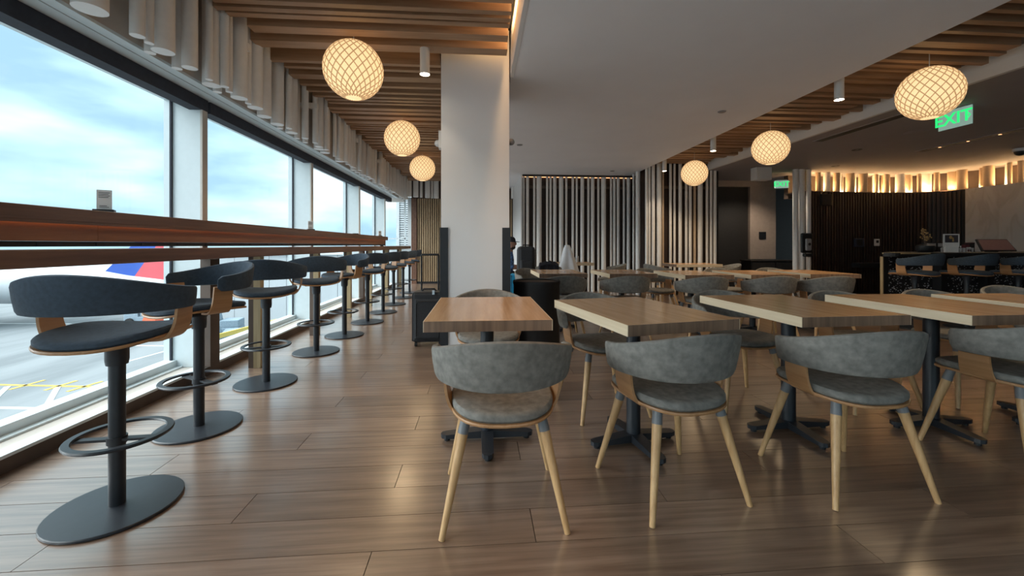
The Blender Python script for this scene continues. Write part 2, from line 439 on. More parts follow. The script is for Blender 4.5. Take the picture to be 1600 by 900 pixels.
# ---- tube wall (left flat part, return, right part)
wt = struct('wall_tubes', B(.96, 3.72, 9.62, 9.80, 0, ZC), 'copper_back', 'dark wall fronted by a screen of white vertical tubes', 'wall')
obj('end_face', B(.955, .985, 9.50, Y1+.1, 0, ZC), 'white_wall', wt)
obj('top_trim', B(.985, 3.72, 9.50, 9.62, ZC-.035, ZC), 'black', wt)
obj('return_face', B(3.70, 3.90, 8.75, 9.8, 0, ZT), 'copper_back', wt)
obj('right_face', B(3.90, 5.18, 8.75, 8.9, 0, ZT), 'copper_back', wt)
obj('led_strip', B(1.0, 3.65, 9.605, 9.618, ZC-.045, ZC-.036), 'led_dim', wt)
def ux(u, Y):   # image column of the photograph -> X on a plane of constant Y, used for measured tube spacing
    a = (u-800)/640; dx = math.sin(YAW)+a*math.cos(YAW); dy = math.cos(YAW)-a*math.sin(YAW)
    return dx/dy*Y
T1 = [(128,10),(148,16),(183,12),(208,28),(250,12),(268,12),(290,18),(323,24),(350,12),(384,14),(404,12),(433,20),(465,12),(487,20),(517,12),(544,26),(583,12),(600,14),(620,16),(650,12),(674,20)]
T2 = [(700,12),(722,24),(767,14),(782,12),(802,18),(832,26),(853,10),(892,14),(913,12),(942,18),(974,14),(995,16),(1018,14),(1046,26),(1082,14),(1103,14),(1123,16)]
for u, wpx in T1:
    X = ux(780+u/3.333, 9.55); r = wpx/3.333/640*9.6/2
    obj('tube', MB().cyl((0,0,0), (0,0,ZC-.04), r, n=14), 'tube_white', wt, True, loc=(X, 9.56, 0))
for i, (u, wpx) in enumerate(T2):
    Yq = {0: 9.25, 1: 8.95}.get(i, 8.66)
    X = ux(780+u/3.333, Yq); r = wpx/3.333/640*8.9/2
    obj('tube', MB().cyl((0,0,0), (0,0,ZC-.01 if X > 4.9 else ZT-.05), r, n=14), 'tube_tan' if u in (853, 1018) else 'tube_white', wt, True, loc=(X, Yq, 0))
obj('tube_rail', B(1.0, 3.6, 9.58, 9.62, 2.44, 2.50), 'brown_panel', wt)
obj('tube_rail', B(3.9, 5.15, 8.70, 8.75, 2.34, 2.40), 'brown_panel', wt)

# ---- corridor wall, dark openings, bar back wall
wc = struct('wall_corridor', B(5.18, 7.3, 10.1, 10.25, 0, ZC), 'dark_wall', 'dark corridor wall with a beige panel', 'wall')
obj('beige_panel', B(6.92, 7.62, 10.02, 10.10, .74, 2.60), 'beige', wc)
obj('header', B(5.18, 8.9, 10.0, 10.12, 2.60, ZC), 'beige', wc)
obj('square_sign', B(7.16, 7.34, 10.0, 10.02, 1.26, 1.44), 'black', wc)
obj('side_face', B(5.18, 5.3, 8.75, 10.1, 0, ZC), 'dark_wall', wc)
obj('back_face', B(7.3, 9.6, 11.5, 11.6, 0, ZC), 'dark_wall', wc)
c_ = thing('corridor_cabinet', 'low black cabinet at the foot of the beige corridor panel', 'cabinet', (7.25, 9.75, 0))
obj('body', B(-.62, .62, -.2, .2, 0, .70), 'black', c_, bevel=.008); obj('top', B(-.64, .64, -.22, .22, .70, .73), 'dark_wall', c_, bevel=.004)
for s in (-.31, .31): obj('door', B(s-.29, s+.29, -.215, -.2, .04, .67), 'dark_wall', c_, bevel=.004)
tb = []
for u, r in ((1243, .055), (1252, .065), (1263.5, .045)):
    tb.append(obj('tube', MB().cyl((0,0,0), (0,0,ZC), r, n=18), 'tube_white', wc, True, loc=(ux(u, 8.42), 8.42, 0)))

path = [(7.28, 8.62), (7.9, 8.66), (8.6, 8.72), (9.3, 8.74), (9.8, 8.70), (10.15, 8.58), (10.38, 8.38), (10.47, 8.12), (10.48, 7.4), (10.46, 6.0), (10.44, 3.0), (10.4, -3.6)]
def wall_strip(path, z0, z1, th=.12):
    mb = MB(); P = [Vector((*p, 0)) for p in path]; A = []; Bk = []
    for i, p in enumerate(P):
        d = (P[min(i+1, len(P)-1)]-P[max(i-1, 0)]).normalized(); nrm = Vector((-d.y, d.x, 0))
        A.append(p); Bk.append(p+nrm*th)
    rings = [[(a.x, a.y, z0), (b.x, b.y, z0), (b.x, b.y, z1), (a.x, a.y, z1)] for a, b in zip(A, Bk)]
    return mb.loops(rings)
wr = struct('wall_right', wall_strip(path, 0, 2.30), 'dark_wall', 'dark slatted wall curving behind the bar', 'wall')
def along(path, step):
    out = []; acc = 0
    for (a, b) in zip(path[:-1], path[1:]):
        a = Vector(a); b = Vector(b); L = (b-a).length; d = (b-a)/L
        while acc < L: out.append((a+d*acc, d)); acc += step
        acc -= L
    return out
mb = MB()
for p, d in along(path[:8], .07):
    nrm = Vector((d.y, -d.x)); a = p-d*.019; b = p+d*.019; q = nrm*.035
    mb.loops([[(a.x, a.y, .06), (b.x, b.y, .06), (b.x+q.x, b.y+q.y, .06), (a.x+q.x, a.y+q.y, .06)], [(a.x, a.y, 2.29), (b.x, b.y, 2.29), (b.x+q.x, b.y+q.y, 2.29), (a.x+q.x, a.y+q.y, 2.29)]])
s_ = obj('slat_field', mb, 'dark_slat', wr); s_['kind'] = 'stuff'
sl_y = 8.02
for y in (sl_y, sl_y-1.62, sl_y-3.24):
    obj('marble_slab', B(10.40, 10.46, y-1.61, y, .95, 2.31), 'marble', wr)
wu = struct('wall_led_band', wall_strip([(x+.55 if y < 8.3 else x, y+.55 if y >= 8.3 else y) for x, y in path], 2.2, ZC+.05), 'brown_panel', 'glowing band of short tubes above the dark bar wall', 'wall')
obj('led_ledge', wall_strip([(p[0], p[1]) for p in path], 2.30, 2.312, .6), 'dark_wall', wu)
ledp = [(x+.17 if y < 8.3 else x, y+.17 if y >= 8.3 else y) for x, y in path[:10]]
obj('led_strip', wall_strip(ledp, 2.313, 2.325, .02), 'led_dim', wu)
k = 0
i = 0; pts = along(path[:10], .001)
while i < len(pts):
    p, d = pts[i]; r = random.choice([.035, .05, .065, .085]); nrm = Vector((-d.y, d.x))
    back = k % 2
    q = p + nrm*(.09 if not back else .24)
    tan = random.random() < .45
    key = ('led', r, tan)
    if key not in tube_cache: tube_cache[key] = MB().cyl((0,0,0), (0,0,ZC-2.315), r, n=14).mesh('tube', 'tube_tan' if tan else 'tube_white', True)
    obj('tube', tube_cache[key], parent=wu, loc=(q.x, q.y, 2.313))
    i += int((2*r + random.choice([.03, .07, .12]))*1000*(.7 if back else .9)); k += 1
# real LED line behind the tubes
for a, b in zip(ledp[:-1], ledp[1:]):
    a = Vector(a); b = Vector(b); L = (b-a).length; c = (a+b)/2; ang = math.atan2(b.y-a.y, b.x-a.x)
    l = light('AREA', (c.x, c.y, 2.34), 7*L, (1, .62, .28), (L, .03), (PI, 0, ang), parent=wu)

# ---- closing walls outside the picture
wb = struct('wall_behind', MB().box(4.2, 14, Y0-.1, Y0, 0, ZT).box(-2.6, 4.2, Y0-.1, Y0, 2.7, ZT).box(-2.6, 4.2, Y0-.1, Y0, 0, .12), 'white_wall', 'glazed wall closing the lounge opposite the tube wall', 'wall')
for k in range(4): obj('mullion', B(-2.62+k*1.7, -2.54+k*1.7, Y0-.2, Y0, .1, 2.7), 'frame_white', wb)
for k in range(4): struct('window_%d' % (10+k), B(-2.54+k*1.7, -.92+k*1.7, Y0-.06, Y0-.05, .12, 2.7), 'glass', 'tall clear pane of the glazed wall opposite the tube wall', 'window')
struct('wall_far', B(.9, 14, 13.9, 14, 0, ZT), 'dark_wall', 'dark far wall behind the corridor', 'wall')

# ================================================================== WINDOW COUNTER
ct = thing('window_counter', 'long two-level brown wooden counter running along the windows', 'counter', (-2.1, 0, 0))
def CO(n, x0, x1, y0, y1, z0, z1, m, **k): return obj(n, B(x0+2.1, x1+2.1, y0, y1, z0, z1), m, ct, **k)
CO('counter_top', -2.29, -1.92, Y0+.02, 11.6, 1.000, 1.079, 'counter', bevel=.003)
CO('ledge_top', -2.29, -2.03, Y0+.02, 9.25, 1.218, 1.284, 'counter', bevel=.003)
yy = [Y0+.02, -2.4, .0, 2.4, 4.25, 6.6, 9.22]
for a, b in zip(yy[:-1], yy[1:]):
    CO('fascia_panel', -2.10, -2.075, a+.001, b-.001, 1.119, 1.2175, 'fascia')
CO('outlet_strip', -2.16, -2.085, Y0+.02, 9.22, 1.0925, 1.1185, 'black')
for y in (-2.8, .2, 9.1): CO('spacer', -2.16, -2.11, y, y+.08, 1.078, 1.0925, 'black')
for k in range(28):
    y = .9 + k*.3; CO('outlet', -2.085, -2.081, y, y+.12, 1.096, 1.114, 'blind')
CO('ledge_lip', -2.042, -2.032, Y0+.02, 9.25, 1.204, 1.219, 'counter')
CO('led_strip', -2.066, -2.060, Y0+.3, 9.2, 1.2135, 1.2178, 'led_dim')
for y in (3.83, 5.15, 6.4, 7.6, 8.9, 10.4): 
    p_ = CO('post', -2.02, -1.96, y, y+.06, 0, 1.0, 'post_wood')
    obj('post_dark_strip', B(-2.02+2.1-.045, -2.02+2.1, y+.005, y+.055, 0, 1.0), 'brown_panel', p_)  # dark brown strip along the window side of the post
for y in MY: CO('bracket', -2.288, -2.21, y-.10, y+.02, .10, 1.0, 'brown_panel')

# sign holders on the ledge
def sign_holder(x, y, h, label):
    t = thing('sign_holder', label, 'sign', (x, y, 1.284), 0, 'table signs on the window ledge')
    obj('base', B(-.045, .045, -.035, .035, 0, .022), 'black', t, bevel=.003)
    if h:
        cd = obj('card', B(-.032, .032, -.004, .004, .022, h), 'paper', t)
        mb = MB()
        for k in range(4): mb.box(-.024, .024-.006*(k % 2), -.0048, -.004, h-.014-.009*k-.003, h-.014-.009*k)
        mb.box(-.02, .02, -.0048, -.004, .034, .037).box(-.02, .012, -.0048, -.004, .042, .045)
        obj('printed_lines', mb, 'ink', cd)
    t.rotation_euler.z = .55
    return t
sign_holder(-2.17, 2.55, .135, 'small printed card on black base on the ledge, by the second stool')
sign_holder(-2.17, 5.45, .125, 'small printed card on black base on the ledge, by a middle window post')
sign_holder(-2.17, 7.35, 0, 'empty low black sign base on the window ledge')
sign_holder(-2.17, 9.1, .125, 'small printed card on black base at the end of the ledge')

# ================================================================== CHAIR / STOOL PARTS
def back_band(a, b, zb0, zt0, zb1, zt1, T=105, th=.034, lean=.22, nseg=44, ns=12):
    """upholstered band wrapped round the sitter; rear at -y, tapering towards the arm ends"""
    mb = MB(); rings = []
    T = math.radians(T)
    for i in range(nseg+1):
        q = -1 + 2*i/nseg; t = q*T
        f = min(1, abs(q)); g = f*f*(3-2*f)
        zb = zb0+(zb1-zb0)*g; zt = zt0+(zt1-zt0)*g
        e = max(0, (abs(q)-.93)/.07); sc = math.sqrt(max(.02, 1-e*e*.97))
        zm = (zb+zt)/2; hh = (zt-zb)/2*(.45+.55*sc); tt = th/2*sc
        cxp = a*math.sin(t); cyp = -b*math.cos(t)
        nx, ny = math.sin(t)/a, -math.cos(t)/b; L = math.hypot(nx, ny); nx /= L; ny /= L
        ring = []
        for k in range(ns):
            u = 2*PI*k/ns; cu, su = math.cos(u), math.sin(u)
            rr = math.copysign(abs(cu)**.6, cu)*tt; zz = math.copysign(abs(su)**.45, su)*hh
            off = rr + lean*zz*(1-.5*f)
            ring.append((cxp+nx*off, cyp+ny*off, zm+zz))
        rings.append(ring)
    return mb.loops(rings)
def seat_outline(n=36, wx=.215, yf=.24, yb=.225):
    out = []
    for k in range(n):
        t = 2*PI*k/n; c, s = math.cos(t), math.sin(t)
        x = math.copysign(abs(c)**.72, c)*wx; y = math.copysign(abs(s)**.72, s)*(yf if s > 0 else yb)
        x *= 1+.06*(y/.24)
        out.append((x, y))
    return out
def seat_pad(z0, h, shrink=1.0, saddle=.012, drop=.0, **k):
    o = seat_outline(**k); mb = MB(); rings = []
    def S(x, y): return saddle*((x/.2)**2) - saddle*.6*((y/.22)**2)*(1 if y > 0 else -.2) + drop*y
    for sc, zz in ((.96, 0), (1.0, .25), (1.0, .6), (.965, .86), (.88, .97), (.6, 1.0), (.25, 1.0)):
        rings.append([(x*sc*shrink, y*sc*shrink, z0+h*zz+S(x*sc, y*sc)) for x, y in o])
    return mb.loops(rings)
def ply_shell(z0, th=.012, saddle=.012, drop=0., **k):
    o = seat_outline(**k); mb = MB(); rings = []
    def S(x, y): return saddle*((x/.2)**2) - saddle*.6*((y/.22)**2)*(1 if y > 0 else -.2) + drop*y
    for sc, zz in ((.3, 0), (.7, 0), (1.01, 0), (1.02, .5), (1.01, 1), (.5, 1)):
        rings.append([(x*sc, y*sc, z0+th*zz+S(x*sc, y*sc)) for x, y in o])
    return mb.loops(rings)
def ply_arm(s, z0, z1, xo, y0, y1, th=.011, xin=.15):
    """bent plywood strip from under the seat out and up to the back band"""
    pts = [(xin, z0), (xin+.04, z0+.001)]
    n = 8; xs = xin+.04; rx = xo-xs; rz = (z1-z0)*.72
    for k in range(1, n+1):
        t = PI/2*k/n; pts.append((xs+rx*math.sin(t), z0+rz*(1-math.cos(t))))
    pts.append((xo+.006, z1))
    mb = MB(); rings = []
    for i, (x, z) in enumerate(pts):
        x2, z2 = pts[min(i+1, len(pts)-1)]; x1, z1_ = pts[max(i-1, 0)]
        d = Vector((x2-x1, z2-z1_)).normalized(); nn = Vector((-d.y, d.x))*th/2
        f = i/(len(pts)-1); ya = y0+.01*f; yb = y1-.01*f
        rings.append([(s*(x+nn.x), ya, z+nn.y), (s*(x-nn.x), ya, z-nn.y), (s*(x-nn.x), yb, z-nn.y), (s*(x+nn.x), yb, z+nn.y)])
    return mb.loops(rings)

def make_chair(label):
    t = thing('dining_chair', label, 'chair')
    obj('seat', seat_pad(.428, .04, drop=.03), 'suede', t, True)
    obj('seat_shell', ply_shell(.415, drop=.03), 'ply', t, True)
    obj('backrest', back_band(.278, .262, .545, .752, .556, .672), 'suede', t, True)
    for s in (-1, 1): obj('arm_support', ply_arm(s, .421, .60, .238, -.085, .055), 'ply', t, True)
    for sx in (-1, 1):
        for sy in (-1, 1):
            top = Vector((sx*.150, sy*.135, .418)); ft = Vector((sx*.238, sy*.224, 0)); k = top+(ft-top)*.135
            l = obj('leg', MB().cyl(k, ft, .0205, .0115, 14), 'oak_leg', t, True)
            obj('collar', MB().cyl(top, k, .0195, .0215, 14), 'blue_collar', l, True)
    return t
def make_stool(label):
    t = thing('bar_stool', label, 'stool')
    obj('base', MB().lathe([(0, 0), (.216, 0), (.223, .003), (.223, .010), (.220, .013), (.04, .016), (0, .016)], 40), 'base_metal', t, True)
    obj('pole', MB().cyl((0,0,.012), (0,0,.64), .028, n=18), 'black_metal', t, True)
    cl = obj('collar', MB().lathe([(0, .60), (.036, .60), (.039, .62), (.039, .665), (.045, .675), (.045, .69), (0, .69)], 20), 'black_metal', t, True)
    obj('mount_plate', B(-.11, .11, -.09, .09, .688, .700), 'black', cl)
    rg = obj('footring', MB().lathe([(.150, .292), (.175, .289), (.178, .296), (.175, .302), (.151, .302), (.148, .297), (.150, .292)], 40, (0, .02, 0)), 'base_metal', t, True)
    obj('ring_bar', B(-.160, .160, -.017, .013, .282, .292), 'black_metal', rg)
    obj('ring_clamp', MB().cyl((0,0,.270), (0,0,.300), .034, n=18), 'black_metal', rg, True)
    obj('seat', seat_pad(.712, .036, drop=.03, saddle=.018), 'navy_felt', t, True)
    obj('seat_shell', ply_shell(.700, drop=.03, saddle=.018), 'ply', t, True)
    obj('backrest', back_band(.275, .255, .838, .995, .835, .925, T=100, lean=.18), 'navy_felt', t, True)
    for s in (-1, 1): obj('arm_support', ply_arm(s, .706, .862, .250, -.055, .065), 'ply', t, True)
    return t

# ---- stools at the window counter (facing angle: 0 = +Y)
ST = [(-1.520, 1.845, 4), (-1.690, 2.61, 150), (-1.700, 3.41, 20), (-1.680, 4.36, 28), (-1.645, 5.13, 148), (-1.60, 5.98, 40), (-1.58, 6.84, 55), (-1.60, 7.75, 60), (-1.60, 8.7, 70), (-1.62, 9.6, 80)]
ordn = ['first', 'second', 'third', 'fourth', 'fifth', 'sixth', 'seventh', 'eighth', 'ninth', 'tenth']
stool0 = None
for i, (x, y, a) in enumerate(ST):
    lab = 'dark blue bar stool at the window counter, %s from the slatted end wall' % ordn[9-i]
    if stool0 is None: stool0 = make_stool(lab); stool0['group'] = 'bar stools along the window counter'; stool0.location = (x, y, 0); stool0.rotation_euler.z = math.radians(a)
    else: dup(stool0, (x, y, 0), math.radians(a), lab)
# ---- stools at the bar
for i, (x, y, a) in enumerate([(5.75, 5.0, 10), (6.48, 4.98, 8), (7.20, 4.95, 10)]):
    dup(stool0, (x, y, 0), math.radians(a), 'dark blue stool at the mosaic bar, %s from its rounded end' % ordn[i], 'stools at the bar')

# ================================================================== TABLES
def make_table(label):
    t = thing('dining_table', label, 'table')
    W, D = .30, .435
    top = obj('table_top', B(-W+.003, W-.003, -D+.003, D-.003, .700, .750), 'table_top', t, bevel=.002)
    for s in (-1, 1): obj('lit_edge_strip', B(*sorted((s*(W-.003), s*W)), -D, D, .700, .7495), 'table_edge_lit', top)
    for s in (-1, 1): obj('end_grain_strip', B(-W+.003, W-.003, *sorted((s*(D-.003), s*D)), .700, .7495), 'table_end', top)
    obj('column', MB().cyl((0,0,.05), (0,0,.69), .038, n=20), 'base_metal', t, True)
    obj('top_plate', B(-.16, .16, -.2, .2, .688, .700), 'black', t)
    for k, L in ((0, .26), (1, .27), (2, .26), (3, .27)):
        c, s = math.cos(k*PI/2), math.sin(k*PI/2)
        def R(x, y): return (c*x-s*y, s*x+c*y)
        poly = [R(0, -.034), R(L-.03, -.030), R(L-.008, -.02), R(L, 0), R(L-.008, .02), R(L-.03, .030), R(0, .034)]
        mb = MB(); n = len(poly)
        mb.loops([[(x, y, .018) for x, y in poly], [(x, y, .040 if i not in (0, n-1) else .062) for i, (x, y) in enumerate(poly)]])
        f = obj('foot', mb, 'black_metal', t)
        gx, gy = R(L-.035, 0); obj('glide', MB().cyl((gx, gy, 0), (gx, gy, .02), .016, n=10), 'black', f)
    return t
row1 = [(.040, 2.335, 0), (.853, 2.225, 11), (1.84, 2.315, 2), (2.735, 2.285, 0), (3.525, 2.26, 0)]
row2 = [(1.02, 5.38, 0), (1.87, 5.30, 0), (2.68, 5.03, 0), (3.50, 5.02, -2), (4.32, 5.05, -6)]
far = [(1.80, 8.18, 90), (3.98, 7.45, 90)]
table0 = None
def tb_label(row, i):
    if row == 1: return 'oak-topped table in the row beside the white column, %s from the column' % ordn[i]
    if row == 2: return 'oak-topped table in the row nearer the tube wall, %s from the column' % ordn[i]
    return ['small oak table by the tube wall with glasses on it', 'oak table beside the tube wall near the dark corridor'][i]
for row, L in ((1, row1), (2, row2), (3, far)):
    for i, (x, y, a) in enumerate(L):
        if table0 is None: table0 = make_table(tb_label(1, 0)); table0['group'] = 'oak dining tables'; table0.location = (x, y, 0)
        else: dup(table0, (x, y, 0), math.radians(a), tb_label(row, i))

# ================================================================== CHAIRS
def side(row, i, towards): return 'grey suede chair at the %s table from the column, %s row, on its side %s the tube wall' % (ordn[i], 'column' if row == 1 else 'tube-wall', 'facing away from' if towards else 'towards')
CH = []
for i, (x, y, a) in enumerate([(.095, 1.765, 0), (.858, 1.816, 11.5), (1.705, 1.818, 1), (2.735, 1.93, 6)]):
    CH.append((x, y, a, 'grey chair at the %s table from the column, on its side away from the tubes' % ordn[i], 'chairs of the column row'))
for i, (x, y, a) in enumerate([(.06, 2.985, 180), (.815, 2.715, 190), (1.83, 2.79, 182), (2.66, 2.68, 178), (3.46, 2.72, 176)]):
    CH.append((x, y, a, 'grey chair on the tube-wall side of the %s table from the column' % ordn[i], 'chairs of the column row'))
CH.append((4.45, 2.95, 172, 'grey suede chair standing between the column row and the bar stools', 'chairs of the column row'))
for i, (x, y, a) in enumerate([(.985, 4.88, 0), (1.74, 4.83, 0), (2.60, 4.66, -4), (3.42, 4.64, -6), (4.08, 4.58, -8)]):
    CH.append((x, y, a, 'grey suede chair on the column side of the %s table in the tube-wall row' % ordn[i], 'chairs of the tube-wall row'))
for i, x, y, a in [(0, .80, 5.95, 210), (2, 2.52, 5.72, 195), (3, 3.62, 5.80, 180), (4, 4.45, 5.80, 175)]:
    CH.append((x, y, a, 'grey suede chair on the tube-wall side of the %s table in the tube-wall row' % ordn[i], 'chairs of the tube-wall row'))
CH.append((2.50, 7.70, 75, 'grey suede chair by the tube wall facing the small table with glasses', 'chairs by the tube wall'))
CH.append((3.36, 7.45, -80, 'grey suede chair at the corridor table, on its side towards the window', 'chairs by the tube wall'))
CH.append((4.62, 7.45, 82, 'grey suede chair at the corridor table, on its side towards the bar', 'chairs by the tube wall'))
CH.append((1.18, 7.36, 3, 'grey suede chair by the tube wall with a dark jacket over its back', 'chairs by the tube wall'))
chair0 = None
for x, y, a, lab, grp in CH:
    if chair0 is None: chair0 = make_chair(lab); chair0['group'] = grp; chair0.location = (x, y, 0)
    else: dup(chair0, (x, y, 0), math.radians(a), lab, grp)

# ================================================================== PENDANT LAMPS
def make_pendant(label):
    t = thing('pendant_lamp', label, 'lamp')
    R = .2375; rows = 17; cols = 22
    # diamond lattice: rows of points, odd rows shifted half a step; every diamond is one puffed cell
    sh = MB(); ribs = MB()
    def P(i, j, r):
        th_ = PI*(.03+.94*i/rows); sft = .5*i
        t_ = 2*PI*(j+sft)/cols
        return Vector((r*math.sin(th_)*math.cos(t_), r*math.sin(th_)*math.sin(t_), r*math.cos(th_)))
    for i in range(1, rows):
        for j in range(cols):
            a = P(i-1, j+.5-.5*0, R); 
            top = P(i-1, j+1 - .5 + 0.0, R); lft = P(i, j - .0, R); 
            # corners in explicit angles
            def Q(ii, jj, r=R):
                th_ = PI*(.03+.94*ii/rows); t_ = 2*PI*jj/cols
                return Vector((r*math.sin(th_)*math.cos(t_), r*math.sin(th_)*math.sin(t_), r*math.cos(th_)))
            ph = .5*(i % 2)
            N_, S_, W_, E_ = Q(i-1, j+ph+.5), Q(i+1, j+ph+.5), Q(i, j+ph), Q(i, j+ph+1)
            c = (Q(i, j+ph+.5))*1.022
            b = len(sh.v); sh.v += [tuple(N_), tuple(E_), tuple(S_), tuple(W_), tuple(c)]
            sh.f += [(b, b+1, b+4), (b+1, b+2, b+4), (b+2, b+3, b+4), (b+3, b, b+4)]
            for p0, p1 in ((N_, E_), (N_, W_)):
                d = (p1-p0); o = (p0+p1).normalized(); sd = d.cross(o).normalized()*.0042
                b = len(ribs.v)
                for q in (p0, p1):
                    ribs.v += [tuple(q*1.004-sd), tuple(q*1.004+sd), tuple(q*1.022+sd), tuple(q*1.022-sd)]
                ribs.f += [(b, b+1, b+5, b+4), (b+1, b+2, b+6, b+5), (b+2, b+3, b+7, b+6), (b+3, b, b+4, b+7)]
    s = obj('shade', sh, 'lamp_shell', t); obj('lattice', ribs, 'lamp_rib', s)
    caps = MB()
    for sg in (1, -1): caps.lathe([(0, sg*R*1.0), (R*.1, sg*R*.995), (R*.2, sg*R*.98), (R*.28, sg*R*.96)], 22)
    obj('end_cap', caps, 'lamp_shell', s)
    obj('cord', MB().cyl((0,0,R*.98), (0,0,.70), .0035, n=8), 'lamp_cord', t)
    return t
PEND = [(-1.06, 3.54, 2.57, 'the one nearest the first window posts'), (-1.07, 5.75, 2.57, 'the middle one over the window stools'), (-1.10, 7.96, 2.57, 'the one nearest the slatted end wall'),
        (4.22, 3.54, 2.53, 'the one nearest the large exit sign'), (4.17, 5.59, 2.50, 'the middle one over the table bay'), (4.10, 7.56, 2.48, 'the one nearest the tube wall')]
pend0 = None
for x, y, z, wh in PEND:
    lab = 'glowing round lattice pendant lamp under the wooden slats, ' + wh
    if pend0 is None: pend0 = make_pendant(lab); pend0['group'] = 'round lattice pendant lamps'; pend0.location = (x, y, z); o = pend0
    else: o = dup(pend0, (x, y, z), 0, lab)
    light('SPOT', (0, 0, -.30), 7, (1, .72, .42), .18, spot=math.radians(160), parent=o)

# ---- cylinder downlights
def make_spot(label):
    t = thing('ceiling_spotlight', label, 'spotlight')
    obj('housing', MB().lathe([(.040, .012), (.043, 0), (.043, .25), (0, .25)], 24), 'white_plastic', t, True)
    obj('bulb', MB().cyl((0,0,.012), (0,0,.02), .039, n=20), 'spot_glow', t)
    return t
sp0 = None
for x, y, e, lab in [(-.49, 3.70, 3, 'white cylinder spotlight hanging from the slats beside the white column'), (-.50, 8.0, 30, 'white cylinder spotlight near the slatted end wall'),
                  (3.75, 4.01, 7, 'white cylinder spotlight at the bay edge, nearest the exit sign lamp'), (3.76, 6.35, 10, 'white cylinder spotlight at the bay edge between two pendant lamps'), (3.78, 8.15, 7, 'white cylinder spotlight in front of the tube wall')]:
    if sp0 is None: sp0 = make_spot(lab); sp0.location = (x, y, 2.62); sp0['group'] = 'white cylinder spotlights'; o = sp0
    else: o = dup(sp0, (x, y, 2.62), 0, lab)
    light('SPOT', (0, 0, -.005), e, (1, .80, .58), .035, spot=math.radians(95), parent=o)

# cove light between slats and soffit
cv = struct('trim_2', B(.250, .256, -1, CYa-.1, ZT-.05, ZT-.03), 'led_warm', 'warm light strip hidden beside the slatted bay', 'trim')
light('AREA', (.275, 1.4, ZT-.06), 10, (1, .55, .22), (.03, 4.6))

# ================================================================== CEILING FITTINGS ON THE GREY CEILING
def slot(name, x0, x1, y0, y1, lab, mat='black', cat='vent'):
    t = thing(name, lab, cat, ((x0+x1)/2, (y0+y1)/2, ZC)); a, b = (x1-x0)/2, (y1-y0)/2
    obj('slot', B(-a, a, -b, b, -.006, .0), mat, t)
    fr = MB().box(-a-.015, -a, -b-.015, b+.015, -.008, .0).box(a, a+.015, -b-.015, b+.015, -.008, .0).box(-a-.015, a+.015, -b-.015, -b, -.008, 0).box(-a-.015, a+.015, b, b+.015, -.008, 0)
    obj('frame', fr, 'ceiling_grey', t)
    return t
slot('air_slot', 5.28, 5.42, 4.6, 6.1, 'long narrow air slot in the grey ceiling near the slatted bay')
t = slot('track_light_slot', 7.62, 7.78, 4.8, 6.6, 'long recessed track of small spotlights in the grey ceiling', cat='light')
for y in (-.6, -.2, .2, .6): obj('bulb', MB().cyl((0, y, -.010), (0, y, -.006), .018, n=12), 'led_dim', t)
for y in (-.6, -.2, .2, .6): light('SPOT', (0, y, -.02), 5, (1, .8, .6), .03, spot=math.radians(75), parent=t)
for x, y, lab in ((6.5, 6.6, 'tiny twin downlight in the grey ceiling near the track light'), (7.4, 8.0, 'tiny twin downlight in the grey ceiling near the glowing band'), (5.6, 7.6, 'tiny downlight in the grey ceiling near the white box'), (6.6, 9.1, 'tiny downlight added in the grey ceiling to brighten the beige panel')):
    d = thing('recessed_downlight', lab, 'downlight', (x, y, ZC))
    obj('rim', MB().lathe([(.03, -.002), (.07, -.006), (.075, 0), (.03, 0)], 18), 'black', d)
    if y == 9.1: light('SPOT', (0, 0, -.02), 30, (1, .85, .68), .04, spot=math.radians(130), parent=d)  # lamp added here to brighten the corridor panel
for x, y, lab in ((6.35, 5.5, 'flat round speaker in the grey ceiling near the air slot'), (8.5, 5.6, 'flat round speaker in the grey ceiling beyond the track light')):
    d = thing('ceiling_speaker', lab, 'speaker', (x, y, ZC)); obj('grille', MB().lathe([(0, -.008), (.13, -.006), (.14, 0), (0, 0)], 24), 'ceiling_grey', d, True)
for x, y, lab in ((2.975, 4.836, 'round sprinkler cover in the white soffit near the slatted bay'), (.65, 6.7, 'round sprinkler cover in the white soffit beside the column'), (2.93, 8.9, 'round sprinkler cover in the white soffit by the tube wall')):
    d = thing('sprinkler_cover', lab, 'sprinkler', (x, y, ZC)); obj('disc', MB().lathe([(0, -.012), (.04, -.012), (.05, -.003), (0, 0)], 18), 'grey_plastic', d)
d = thing('ceiling_device', 'white rectangular box mounted under the grey ceiling by the corridor', 'device', (5.98, 8.3, 2.48))
obj('body', B(-.17, .17, -.1, .1, 0, .27), 'white_plastic', d, bevel=.01)
d = thing('security_camera', 'small black dome camera under the grey ceiling by the bar', 'camera', (9.2, 6.3, ZC))
obj('mount', MB().cyl((0,0,-.05), (0,0,0), .09, n=18), 'white_plastic', d); obj('dome', MB().sphere((0,0,-.05), .075, 16, 10), 'black', d, True)

